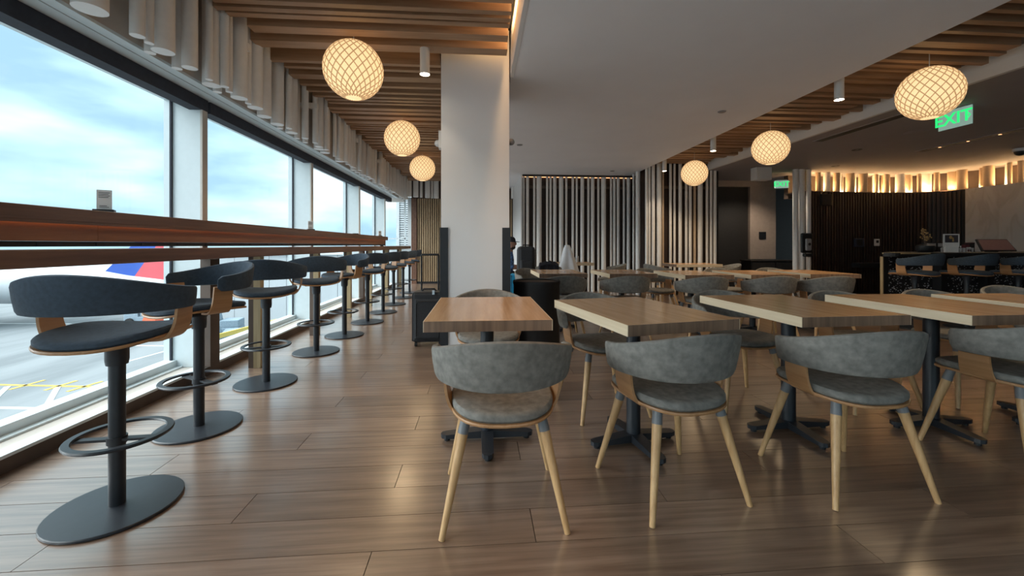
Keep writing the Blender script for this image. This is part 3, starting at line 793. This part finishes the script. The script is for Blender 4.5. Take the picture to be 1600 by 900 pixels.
def exit_sign(loc, rz, s, arrow, lab, solid=False):
    t = thing('exit_sign', lab, 'sign', loc, rz, 'green exit signs')
    obj('plate', B(-.19*s, .19*s, -.006, .006, -.12*s, .12*s), 'exit_green' if solid else 'exit_glass', t)
    obj('bracket', B(-.14*s, .14*s, -.02, .02, .12*s, .15*s), 'grey_plastic', t)
    cu = bpy.data.curves.new('lettering', 'FONT'); cu.body = 'EXIT'; cu.size = .21*s; cu.align_x = 'CENTER'; cu.align_y = 'CENTER'; cu.extrude = .003; cu.offset = .003*s
    tmp = bpy.data.objects.new('lettering_tmp', cu); C.objects.link(tmp)
    dg = bpy.context.evaluated_depsgraph_get(); me = bpy.data.meshes.new_from_object(tmp.evaluated_get(dg)); bpy.data.objects.remove(tmp)
    me.materials.clear(); me.materials.append(M['ink'] if solid else M['exit_green'])
    o = bpy.data.objects.new('lettering', me); C.objects.link(o); o.parent = t; o.location = (-.02*s if arrow else 0, -.008, 0); o.rotation_euler = (PI/2, 0, 0)
    if arrow:
        mb = MB(); mb.loops([[(x*s, y_, z*s) for x, z in ((.145, .035), (.155, .035), (.178, 0), (.155, -.035), (.145, -.035), (.166, 0))] for y_ in (-.010, -.006)])
        obj('arrow', mb, 'exit_green', t)
    return t
exit_sign((5.70, 4.50, 2.625), -PI/2, .92, True, 'large hanging exit sign with green letters and an arrow')
exit_sign((6.97, 8.98, 2.51), -.35, .75, False, 'small glowing green exit sign above the corridor')

# ================================================================== THINGS BY THE COLUMN
# suitcase
su = thing('suitcase', 'black upright fabric suitcase with raised handle beside the white column', 'suitcase', (-.565, 4.62, 0))
obj('body', B(-.17, .17, -.13, .13, .045, .59), 'luggage', su, bevel=.03)
pk = obj('front_pocket', B(-.135, .135, -.158, -.128, .09, .52), 'luggage', su, bevel=.018)
obj('zipper', MB().tube([(-.12, -.160, .12), (-.12, -.160, .47), (-.10, -.160, .495), (.10, -.160, .495), (.12, -.160, .47), (.12, -.160, .12)], .004, 6), 'black', pk)
obj('zipper', MB().tube([(-.165, -.118, .06), (-.165, -.118, .56), (-.15, -.118, .585), (.15, -.118, .585), (.165, -.118, .56), (.165, -.118, .06)], .005, 6), 'black', su)
hd = obj('pull_handle', MB().tube([(-.095, .09, .58), (-.095, .09, .985), (-.085, .09, .995), (.085, .09, .995), (.095, .09, .985), (.095, .09, .58)], .011, 8), 'black', su, True)
obj('grip', B(-.095, .095, .075, .105, .98, 1.005), 'black', hd, bevel=.006)
obj('carry_handle', MB().tube([(-.08, 0, .588), (-.06, 0, .612), (.06, 0, .612), (.08, 0, .588)], .010, 8), 'luggage', su, True)
obj('zip_pull', B(.05, .075, -.14, -.12, .565, .61), 'chrome', su)
for sx in (-.13, .13):
    for sy in (-.10, .10): obj('wheel', MB().cyl((sx-.012, sy, .025), (sx+.012, sy, .025), .025, n=14), 'black', su, True)
# bin
bn = thing('waste_bin', 'round black waste bin with recessed lid beside the white column', 'bin', (.60, 4.33, 0))
obj('body', MB().lathe([(0, 0), (.235, 0), (.245, .02), (.245, .68), (.252, .70), (.252, .722), (.243, .728), (.225, .722), (.222, .68)], 40), 'black', bn, True)
obj('lid', MB().lathe([(0, .700), (.05, .700), (.19, .706), (.222, .712)], 40), 'brown_panel', bn, True)
# ---- seated person behind the column
pr = thing('person', 'seated person in a dark cap and blue patterned shirt behind the column', 'person', (.46, 7.30, 0))
def skin(name, verts, edges, radii, mat, parent, root=0, sub=2):
    me = bpy.data.meshes.new(name); me.from_pydata(verts, edges, []); me.materials.append(M[mat])
    o = bpy.data.objects.new(name, me); C.objects.link(o); o.parent = parent
    sm = o.modifiers.new('skin', 'SKIN'); 
    for i, r in enumerate(radii): me.skin_vertices[0].data[i].radius = r if isinstance(r, tuple) else (r, r)
    for i in range(len(radii)): me.skin_vertices[0].data[i].use_root = (i == root)
    sm.use_smooth_shade = True
    ss = o.modifiers.new('sub', 'SUBSURF'); ss.levels = sub; ss.render_levels = sub
    return o
# person faces +X, seated; local origin on the floor under the pelvis
V = [(0,0,.53), (.01,0,.66), (.03,0,.80), (.05,0,.93), (.06,0,.985), (.075,0,1.04),
     (.04,-.17,.93), (.05,-.22,.72), (.27,-.17,.70), (.04,.17,.93), (.05,.22,.72), (.27,.17,.70),
     (.02,-.10,.51), (.42,-.11,.50), (.40,-.11,.10), (.50,-.11,.04), (.02,.10,.51), (.42,.11,.50), (.40,.11,.10), (.50,.11,.04)]
E_ = [(0,1),(1,2),(2,3),(3,4),(4,5),(3,6),(6,7),(7,8),(3,9),(9,10),(10,11),(0,12),(12,13),(13,14),(14,15),(0,16),(16,17),(17,18),(18,19)]
Rd = [(.13,.12),(.125,.115),(.13,.12),(.11,.10),.06,.055,.06,.047,.034,.06,.047,.034,.085,.065,.045,.035,.085,.065,.045,.035]
skin('body', V, E_, Rd, 'skin', pr)
skin('shirt', [V[i] for i in (0,1,2,3,6,7,9,10)] + [(.055,0,.975), (.14,-.20,.715), (.14,.20,.715)], [(0,1),(1,2),(2,3),(3,4),(4,5),(3,6),(6,7),(3,8),(5,9),(7,10)], [(.145,.135),(.138,.13),(.142,.132),(.122,.112),.074,.062,.074,.062,.07,.052,.052], 'shirt_blue', pr)
skin('trousers', [V[i] for i in (0,12,13,14,16,17,18)], [(0,1),(1,2),(2,3),(0,4),(4,5),(5,6)], [(.14,.13),.096,.076,.058,.096,.076,.058], 'trousers', pr)
mb = MB().sphere((.095, 0, 1.135), .082, 20, 14, 1.28)
for i, (x, y, z) in enumerate(mb.v):
    if x > .15 and abs(y) < .03 and 1.09 < z < 1.14: mb.v[i] = (x+.018, y*.7, z)
    elif x > .12 and z < 1.08: mb.v[i] = (x+.008, y, z)
hd_ = obj('head', mb, 'skin', pr, True)
obj('nose', MB().sphere((.182, 0, 1.122), .013, 10, 8, 1.5), 'skin', hd_, True)
for s in (-1, 1):
    obj('ear', MB().sphere((.085, s*.082, 1.13), .018, 10, 8, 1.6), 'skin', hd_, True)
    obj('eye', MB().sphere((.165, s*.03, 1.143), .009, 10, 8), 'ink', hd_, True)
obj('mouth', B(.160, .172, -.022, .022, 1.075, 1.081), 'maroon', hd_)
obj('beard', MB().sphere((.115, 0, 1.062), .058, 16, 10, .8), 'hair', hd_, True)
cp = obj('cap', MB().lathe([(.090, 0), (.092, .02), (.085, .06), (.06, .088), (.0, .098)], 24, (.085, 0, 1.155)), 'cap', pr, True)
obj('peak', MB().loops([[(.085+.09*math.cos(t), .085*math.sin(t), z) for t in [PI*(-.4+.8*k/8) for k in range(9)]] + [(.085+.165*math.cos(t), .08*math.sin(t), z-.008) for t in [PI*(.36-.72*k/8) for k in range(9)]] for z in (1.160, 1.168)]), 'cap', cp)
for s in (-1, 1):   # forearms end in curled hands on the thighs
    hb = MB(); hb.box(.26, .335, s*.17-.038, s*.17+.038, .685, .712)
    ph = obj('hand', hb, 'skin', pr, bevel=.008)
    for k, (dy, L) in enumerate(((-.028, .055), (-.010, .068), (.010, .064), (.028, .05))):
        obj('finger', MB().tube([(.33, s*.17+dy, .70), (.33+L*.55, s*.17+dy, .702), (.33+L, s*.17+dy, .686)], .0085, 8), 'skin', ph, True)
    obj('thumb', MB().tube([(.275, s*.17-s*.036, .70), (.305, s*.17-s*.056, .70), (.335, s*.17-s*.06, .692)], .0095, 8), 'skin', ph, True)
dup(chair0, (.44, 7.30, 0), math.radians(-90), 'grey suede chair that the person in the cap sits on', 'chairs by the tube wall')
# blue bag and backpack
bl = thing('carry_case', 'bright blue hard carry case standing by the seated person', 'case', (.47, 6.30, 0))
obj('shell', B(-.10, .10, -.17, .17, .04, .66), 'case_blue', bl, bevel=.04); obj('seam', B(-.006, .006, -.172, .172, .05, .65), 'black', bl, bevel=.01)
obj('handle', MB().tube([(0, -.06, .65), (0, -.05, .69), (0, .05, .69), (0, .06, .65)], .011, 8), 'black', bl, True)
for sx in (-.07, .07):
    for sy in (-.12, .12): obj('wheel', MB().cyl((sx-.01, sy, .022), (sx+.01, sy, .022), .022, n=12), 'black', bl)
bk = thing('backpack', 'tall black backpack resting on a small stool beside the seated person', 'backpack', (.76, 6.75, 0))
obj('luggage_base', B(-.15, .15, -.12, .12, .03, .55), 'luggage', bk, bevel=.03)
obj('bag_body', B(-.15, .15, -.10, .10, .55, 1.08), 'luggage', bk, bevel=.06); obj('front_pocket', B(-.11, .11, -.15, -.09, .60, .86), 'luggage', bk, bevel=.03)
obj('top_loop', MB().tube([(-.05, 0, 1.06), (-.05, 0, 1.10), (.05, 0, 1.10), (.05, 0, 1.06)], .011, 8), 'black', bk, True)
for s in (-.07, .07): obj('shoulder_strap', MB().tube([(s, .09, 1.02), (s*1.2, .14, .9), (s*1.1, .13, .72), (s, .10, .62)], .014, 8), 'luggage', bk, True)
for sx in (-.11, .11): obj('wheel', MB().cyl((sx-.01, .08, .025), (sx+.01, .08, .025), .025, n=12), 'black', bk)
for sx in (-.11, .11): obj('foot', B(sx-.015, sx+.015, -.10, -.07, 0, .04), 'black', bk)
# jacket over chair
jk = MB(); rings = []
for i in range(15):
    q = -1+2*i/14; x = q*.17
    zt = .80-.04*q*q; dr = .16+.05*math.sin(q*5)
    rings.append([(x, -.05+.012*math.sin(9*q), zt-dr), (x, -.055, zt-.03), (x, 0, zt+.022+.01*math.sin(12*q)), (x, .055, zt-.03), (x, .05+.015*math.sin(7*q), zt-dr*1.15)])
o = obj('jacket', jk.loops(rings), 'cloth_navy', smooth=True, loc=(1.20, 7.095, 0), rz=math.radians(3)); tag(o, 'dark navy jacket folded over a chair back by the tube wall', 'jacket')
# white garment over a raised luggage handle
lg = thing('trolley_case', 'dark trolley case standing under a white jacket by the tube wall', 'suitcase', (1.63, 7.56, 0))
obj('body', B(-.16, .16, -.11, .11, .04, .58), 'luggage', lg, bevel=.03)
obj('pull_handle', MB().tube([(-.05, 0, .57), (-.05, 0, 1.07), (.05, 0, 1.07), (.05, 0, .57)], .011, 8), 'black', lg, True)
for sx in (-.11, .11):
    for sy in (-.08, .08): obj('wheel', MB().cyl((sx-.01, sy, .022), (sx+.01, sy, .022), .022, n=12), 'black', lg)
rings = []
for i in range(12):
    f = i/11; z = 1.095-.50*f; rr = .045+.125*f**.8; ring = []
    for k in range(32):
        t_ = 2*PI*k/32; rad = rr*(1+(.04+.20*f)*math.sin(5*t_+1.3*f)+.08*f*math.sin(9*t_))
        ring.append((rad*1.05*math.cos(t_)+.02*f, rad*.75*math.sin(t_), z-.02*f*math.cos(3*t_)))
    rings.append(ring)
mb = MB(); mb.loops(rings, cap=False); mb.loops([[(.02*math.cos(2*PI*k/32), .02*math.sin(2*PI*k/32), 1.105) for k in range(32)], rings[0]], cap=False)
o = obj('white_jacket', mb, 'cloth_white', smooth=True, loc=(1.63, 7.56, 0)); tag(o, 'white jacket draped over a raised luggage handle by the tube wall', 'jacket')
for k, (dx, dy, h) in enumerate(((-.02, -.10, .12), (.07, .0, .10), (.16, .06, .13), (.02, .12, .11))):
    g_ = thing('drinking_glass', 'small drinking glass of amber drink on the small table by the tube wall', 'glass', (1.80+dx, 8.1+dy, .75), 0, 'glasses on the small table')
    obj('tumbler', MB().lathe([(0, 0), (.026, 0), (.032, h), (.029, h), (.024, .01), (0, .01)], 16), 'glassware', g_, True)
    obj('drink', MB().lathe([(0, .012), (.023, .012), (.026, h*.5), (0, h*.5)], 14), 'fascia', g_, True)

# ================================================================== BAR
br = thing('bar_counter', 'dark bar counter with black and white mosaic front', 'bar', (0, 0, 0))
obj('front_panel', B(6.02, 9.6, 5.62, 5.72, .08, .93), 'mosaic', br)
obj('end_panel', MB().prism([(5.94, 5.60), (6.02, 5.60), (6.80, 6.28), (6.72, 6.28)], 0, .93), 'black', br)
obj('end_edge', B(5.925, 5.94, 5.60, 5.64, 0, .93), 'post_wood', br)
obj('toe_kick', B(6.02, 9.6, 5.66, 5.72, 0, .08), 'black', br)
obj('body', MB().prism([(6.17, 5.72), (9.6, 5.72), (9.6, 6.28), (6.80, 6.28)], 0, .93), 'black', br)
poly = [(5.80, 5.62)]
poly = [(5.86+.14*(1-math.cos(t)), 5.40+.14*(1-math.sin(t))) for t in [PI/2*k/6 for k in range(7)]][::-1]
tp = [(9.6, 5.40), (9.6, 6.35), (6.74, 6.35)] + [(5.86+.14-.14*math.cos(PI/2*k/6), 5.54-.14*math.sin(PI/2*k/6)) for k in range(7)]
obj('bar_top', MB().prism(tp, .93, .99), 'black', br, bevel=.006)
obj('top_edge_trim', MB().prism([(5.852, 5.54), (5.862, 5.54), (6.01, 5.392), (6.0, 5.392)], .972, .992), 'post_wood', br)
obj('top_edge_trim', B(6.0, 6.45, 5.392, 5.402, .972, .992), 'post_wood', br)
for k, x in enumerate((6.75, 7.5, 8.25)): obj('knee_rib', B(x, x+.10, 5.50, 5.62, 0, .93), 'black', br)
# back counter by the marble
bc = thing('back_counter', 'dark back counter below the marble wall behind the bar', 'counter', (0, 0, 0))
obj('body', B(9.75, 10.38, 4.5, 8.0, 0, .90), 'black', bc); obj('counter_top', B(9.72, 10.395, 4.5, 8.02, .90, .945), 'dark_wall', bc)
# printed sign
sg = thing('bar_sign', 'white framed card with a photo print standing on the bar top', 'sign', (7.18, 5.72, .99), -.25)
obj('holder', B(-.085, .085, -.02, .02, 0, .10), 'white_plastic', sg)
cd = obj('card', B(-.105, .105, -.006, .006, .08, .28), 'paper', sg)
obj('photo_print', B(-.085, .085, -.009, -.006, .15, .265), 'print_dark', cd)
mb = MB(); mb.lathe([(0, 0), (.018, .01), (.022, .03), (.012, .05), (0, .052)], 12, (-.012, -.010, .20), 1, .15); mb.box(.008, .03, -.0105, -.009, .165, .225)
obj('print_motif', mb, 'gold_flower', cd)
# flowers
fv = thing('flower_vase', 'black vase of small golden dried flowers on the bar', 'vase', (6.94, 5.88, .992))
obj('vase', MB().lathe([(0, 0), (.09, 0), (.115, .04), (.11, .10), (.06, .125), (.05, .12), (0, .03)], 24), 'black', fv, True)
random.seed(3)
for k in range(16):
    a = random.uniform(0, 2*PI); rr = random.uniform(.01, .075); h = random.uniform(.20, .37)
    st = obj('stem', MB().tube([(0, 0, .08), (rr*.5*math.cos(a), rr*.5*math.sin(a), h*.6), (rr*math.cos(a), rr*math.sin(a), h)], .0025, 5), 'brown_panel', fv)
    mb = MB()
    for q in range(4): mb.sphere((rr*math.cos(a)+random.uniform(-.02, .02), rr*math.sin(a)+random.uniform(-.02, .02), h+random.uniform(-.05, .01)), .011, 7, 5)
    obj('blossom', mb, 'gold_flower', st, True)
# point of sale screen
ps = thing('order_screen', 'tilted order screen with dull red display on the bar top', 'screen', (8.02, 5.82, .993), -.2)
obj('stand', B(-.06, .06, -.02, .06, 0, .05), 'black', ps)
mb = MB().loops([[(-.24, -.10, .02), (.24, -.10, .02), (.24, -.085, .01), (-.24, -.085, .01)], [(-.19, .05, .20), (.24, .05, .20), (.24, .065, .19), (-.19, .065, .19)]])
s1 = obj('screen_body', mb, 'black', ps)
mb = MB().loops([[(-.215, -.099, .032), (.225, -.099, .032), (.225, -.097, .030), (-.215, -.097, .030)], [(-.175, .035, .192), (.225, .035, .192), (.225, .037, .190), (-.175, .037, .190)]])
obj('display', mb, 'screen_rose', s1)
# glasses, bottles, boxes on the bar
for k in range(16):
    x = 7.36+k*.036 + .01*(k % 3); y = 5.98+.05*(k % 2)
    g_ = thing('bar_glass', ('clear tumbler' if k % 3 else 'stemmed clear goblet')+' in the row on the bar top between card and screen', 'glass', (x, y, .99), 0, 'tumblers on the bar' if k % 3 else 'goblets on the bar')
    if k % 3: obj('tumbler', MB().lathe([(0, 0), (.013, 0), (.016, .065), (.014, .065), (.011, .006), (0, .006)], 12), 'glassware', g_, True)
    else: obj('goblet', MB().lathe([(0, 0), (.015, 0), (.004, .008), (.004, .03), (.017, .05), (.014, .075), (.012, .075), (.0, .045)], 12), 'glassware', g_, True)
for k, (x, m_) in enumerate(((7.38, 'grey_plastic'), (7.62, 'grey_plastic'))):
    d = thing('menu_stand', 'wide dark framed pale menu panel behind the bar glasses, %s the marble wall' % ('farther from' if k == 0 else 'nearer to'), 'menu stand', (x, 6.18, .99))
    obj('frame', B(-.115, .115, 0, .03, 0, .15), 'black', d); obj('panel', B(-.10, .10, -.004, 0, .085, .14), m_, d)
d = thing('small_device', 'small black card reader standing among the bar glasses', 'device', (7.84, 6.12, .99)); obj('body', B(-.018, .018, -.01, .01, 0, .12), 'black', d); obj('label', B(-.010, .010, -.012, -.01, .07, .10), 'white_plastic', d)
d = thing('napkin_box', 'dark red napkin box on the bar beside the order screen', 'box', (7.94, 6.12, .99)); obj('body', B(-.035, .035, -.03, .03, 0, .12), 'maroon', d); obj('lid', B(-.037, .037, -.032, .032, .12, .128), 'black', d)
d = thing('coffee_tin', 'black square tin on the bar behind the order screen', 'tin', (8.04, 6.14, .99)); obj('body', B(-.04, .04, -.04, .04, 0, .14), 'black', d); obj('lid', B(-.042, .042, -.042, .042, .14, .152), 'maroon', d)

# wall devices on the dark slatted wall
d = thing('wall_speaker', 'square black speaker high on the dark slatted wall', 'speaker', (ux(1290, 8.58), 8.60, 1.98)); obj('body', B(-.13, .13, -.05, 0, 0, .26), 'black', d, bevel=.01); obj('grille', B(-.11, .11, -.055, -.05, .02, .24), 'dark_wall', d)
d = thing('wall_tablet', 'dark blue control panel on the slatted wall', 'panel', (ux(1342, 8.62), 8.63, 1.06)); obj('frame', B(-.12, .12, -.03, 0, 0, .19), 'screen_blue', d, bevel=.008); obj('screen', B(-.07, .07, -.033, -.03, .03, .16), 'black', d)
d = thing('thermostat', 'small white thermostat on the dark slatted wall', 'thermostat', (ux(1369, 8.66), 8.66, 1.08)); obj('body', B(-.06, .06, -.03, 0, 0, .16), 'white_plastic', d, bevel=.008); obj('display', B(-.03, .03, -.033, -.03, .07, .13), 'black', d)
d = thing('wall_shelf', 'narrow black shelf low on the dark slatted wall', 'shelf', (ux(1355, 8.62), 8.6, .60)); obj('board', B(-.35, .35, -.16, .06, 0, .10), 'black', d)
# sanitizer dispenser on the tubes
d = thing('hand_sanitizer_dispenser', 'black hand sanitizer dispenser with silver front mounted on white tubes', 'dispenser', (ux(1262, 8.30), 8.36, 0))
obj('back_plate', B(-.13, .13, -.06, 0, .93, 1.36), 'black', d, bevel=.04)
fr_ = obj('front', B(-.07, .06, -.11, -.06, .98, 1.24), 'grey_plastic', d, bevel=.03); obj('lens', MB().cyl((.0, -.115, 1.12), (.0, -.11, 1.12), .03, n=14), 'black', fr_)
obj('drip_tray', B(-.08, .10, -.09, 0, .85, .92), 'black', d, bevel=.02)

# ================================================================== OUTSIDE
GZ = -5.0
gr = struct('ground', B(-400, 200, -150, 400, GZ-.5, GZ), 'apron', 'grey concrete airport apron outside the windows', 'ground')
def qd(mb, a, b, wd, z0=GZ, z1=GZ+.012):
    a = Vector((*a, 0)); b = Vector((*b, 0)); d = (b-a).normalized(); nn = Vector((-d.y, d.x, 0))*wd/2
    P_ = [a+nn, b+nn, b-nn, a-nn]; mb.loops([[(p.x, p.y, z0) for p in P_], [(p.x, p.y, z1) for p in P_]]); return mb
def gp(u, v):   # ground point from measured direction
    a = (u-800)/640; dx = math.sin(YAW)+a*math.cos(YAW); dy = math.cos(YAW)-a*math.sin(YAW); dz = (383-v)/640
    t = (GZ-1.1)/dz; return (dx*t, dy*t)
obj('yellow_line', qd(MB(), gp(-200, 597), gp(260, 607), .16), 'line_yellow', gr)
for a, b in (((15, 609), (70, 594)), ((70, 610), (120, 595)), ((105, 612), (160, 596))): obj('yellow_line', qd(MB(), gp(*a), gp(*b), .16), 'line_yellow', gr)
for a, b in (((-200, 634), (150, 640)), ((72, 636), (90, 605)), ((-20, 634), (12, 604)), ((-100, 505), (110, 506)), ((200, 540), (283, 541)), ((200, 565), (283, 542)), ((-200, 470), (200, 470))): obj('white_line', qd(MB(), gp(*a), gp(*b), .20), 'line_white', gr)
obj('hazy_apron', MB().box(-400, 200, 48, 400, GZ, GZ+.008), 'haze_ground', gr)  # paler far ground imitates haze over the apron
# service building
sb = thing('service_building', 'long low white panelled building on the far side of the apron', 'building', (-14.2, 31.0, GZ))
for k in range(13):
    obj('wall_panel', B(-4.6+k*1.2+.015, -3.4+k*1.2-.015, -.1, .05, 0.25, 5.4), 'building_white', sb)
obj('plinth', B(-4.7, 11.1, -.15, .1, 0, .25), 'vehicle_grey', sb); obj('body', B(-4.6, 11.0, .05, 8, .0, 5.4), 'building_white', sb); obj('roof', B(-4.8, 11.2, -.3, 8.2, 5.4, 5.55), 'plane_white', sb)
# louvred tower outside the corner window
lv = thing('louvre_tower', 'white louvred service tower outside the corner window', 'tower', (-2.75, 14.3, GZ))
for k in range(30): obj('louvre', B(-.02, .42, -.03, .09, 5.6+k*.075, 5.6+k*.075+.05), 'plane_white', lv)
obj('frame', MB().box(-.1, .0, -.05, .3, 0, 8.2).box(.42, .75, -.05, .3, 0, 8.2), 'plane_white', lv); obj('core', B(.0, .42, .2, .3, 0, 8.2), 'vehicle_grey', lv)
# aircraft with blue, red and yellow tail
ac = thing('airplane', 'parked airplane with blue, red and yellow tail fin beyond the apron', 'airplane', (-28.0, 35.1, GZ), math.radians(0))
prof = []
rings = []
for x, r, zc in ((-30, .15, 3.3), (-29, 1.0, 3.3), (-27, 1.7, 3.4), (-24, 1.9, 3.4), (-8, 1.9, 3.4), (-4, 1.4, 3.1), (0, .9, 2.8), (3, .5, 2.8), (6, .15, 2.9)):
    rings.append([(x, r*math.cos(2*PI*k/20), zc+r*math.sin(2*PI*k/20)) for k in range(20)])
obj('fuselage', MB().loops(rings), 'plane_white', ac, True)
def fin(xa0, xb0, xa1, xb1, z0, z1): return MB().loops([[(xa0, -.12, z0), (xb0, -.12, z0), (xb0, .12, z0), (xa0, .12, z0)], [(xa1, -.06, z1), (xb1, -.06, z1), (xb1, .06, z1), (xa1, .06, z1)]])
fn = obj('tail_fin', fin(-2.5, .2, 1.4, 2.9, 3.2, 7.3), 'tail_blue', ac)
obj('tail_stripe', fin(.2, 3.2, 2.9, 4.2, 3.2, 7.3), 'tail_red', fn); obj('tail_stripe', fin(3.2, 4.6, 4.2, 5.0, 3.2, 7.3), 'tail_yellow', fn)
obj('wing', MB().prism([(-14, -1.5), (-9, -1.5), (-6.5, -13), (-8, -13)], 2.6, 2.85), 'plane_white', ac)
obj('winglet', MB().loops([[(-8, -13.1, 2.7), (-6.5, -13.1, 2.7), (-6.5, -12.95, 2.7), (-8, -12.95, 2.7)], [(-6.9, -13.6, 4.6), (-6.2, -13.6, 4.6), (-6.2, -13.5, 4.6), (-6.9, -13.5, 4.6)]]), 'tail_yellow', ac)
obj('tailplane', MB().prism([(0, -1), (3, -1), (5, -6), (3.8, -6)], 3.0, 3.15), 'plane_white', ac)
obj('engine', MB().cyl((-14, -5, 1.5), (-10.5, -5, 1.6), .95, .7, 18), 'tail_blue', ac, True)
for x, y_ in ((-26, 0), (-9, -2.5), (-9, 2.5)):
    obj('landing_gear', MB().cyl((x, y_, .4), (x, y_, 2.4), .12, n=8).cyl((x, y_-.25, .45), (x, y_+.25, .45), .45, n=14), 'rubber', ac)
# apron vehicles
def vehicle(u, v, L, H_, m_, lab, name, rz=0):
    x, y = gp(u, v); t = thing(name, lab, 'vehicle', (x, y, GZ), rz)
    obj('chassis', B(-L/2, L/2, -.6, .6, .35, .75), 'vehicle_grey', t, bevel=.05)
    obj('cab', MB().loops([[(-L/2, -.6, .75), (-L/2+1.0, -.6, .75), (-L/2+1.0, .6, .75), (-L/2, .6, .75)], [(-L/2+.15, -.5, H_), (-L/2+.85, -.5, H_), (-L/2+.85, .5, H_), (-L/2+.15, .5, H_)]]), m_, t)
    obj('deck', B(-L/2+1.1, L/2, -.55, .55, .75, .75+(H_-.75)*.5), m_, t, bevel=.05)
    for sx in (-L/2+.45, L/2-.45):
        for sy in (-.62, .62): obj('wheel', MB().cyl((sx, sy-.1, .32), (sx, sy+.1, .32), .32, n=16), 'rubber', t, True)
    return t
vehicle(262, 523, 2.6, 1.3, 'vehicle_orange', 'small orange tug parked on the apron', 'baggage_tug')
vehicle(232, 508, 2.6, 1.9, 'vehicle_grey', 'grey blue service truck parked on the apron behind the orange tug', 'service_truck')
t = vehicle(368, 540, 3.4, 1.2, 'vehicle_grey', 'blue grey belt loader with yellow ramp parked on the apron', 'belt_loader', .4)
obj('ramp', MB().loops([[(-1.6, -.9, .5), (-1.6, -.65, .5), (-1.6, -.65, .75), (-1.6, -.9, .75)], [(2.2, -.9, 1.3), (2.2, -.65, 1.3), (2.2, -.65, 1.55), (2.2, -.9, 1.55)]]), 'vehicle_yellow', t)
vehicle(348, 528, 2.2, 1.7, 'vehicle_grey', 'pale blue ground power cart standing by the white building', 'power_cart', .2)
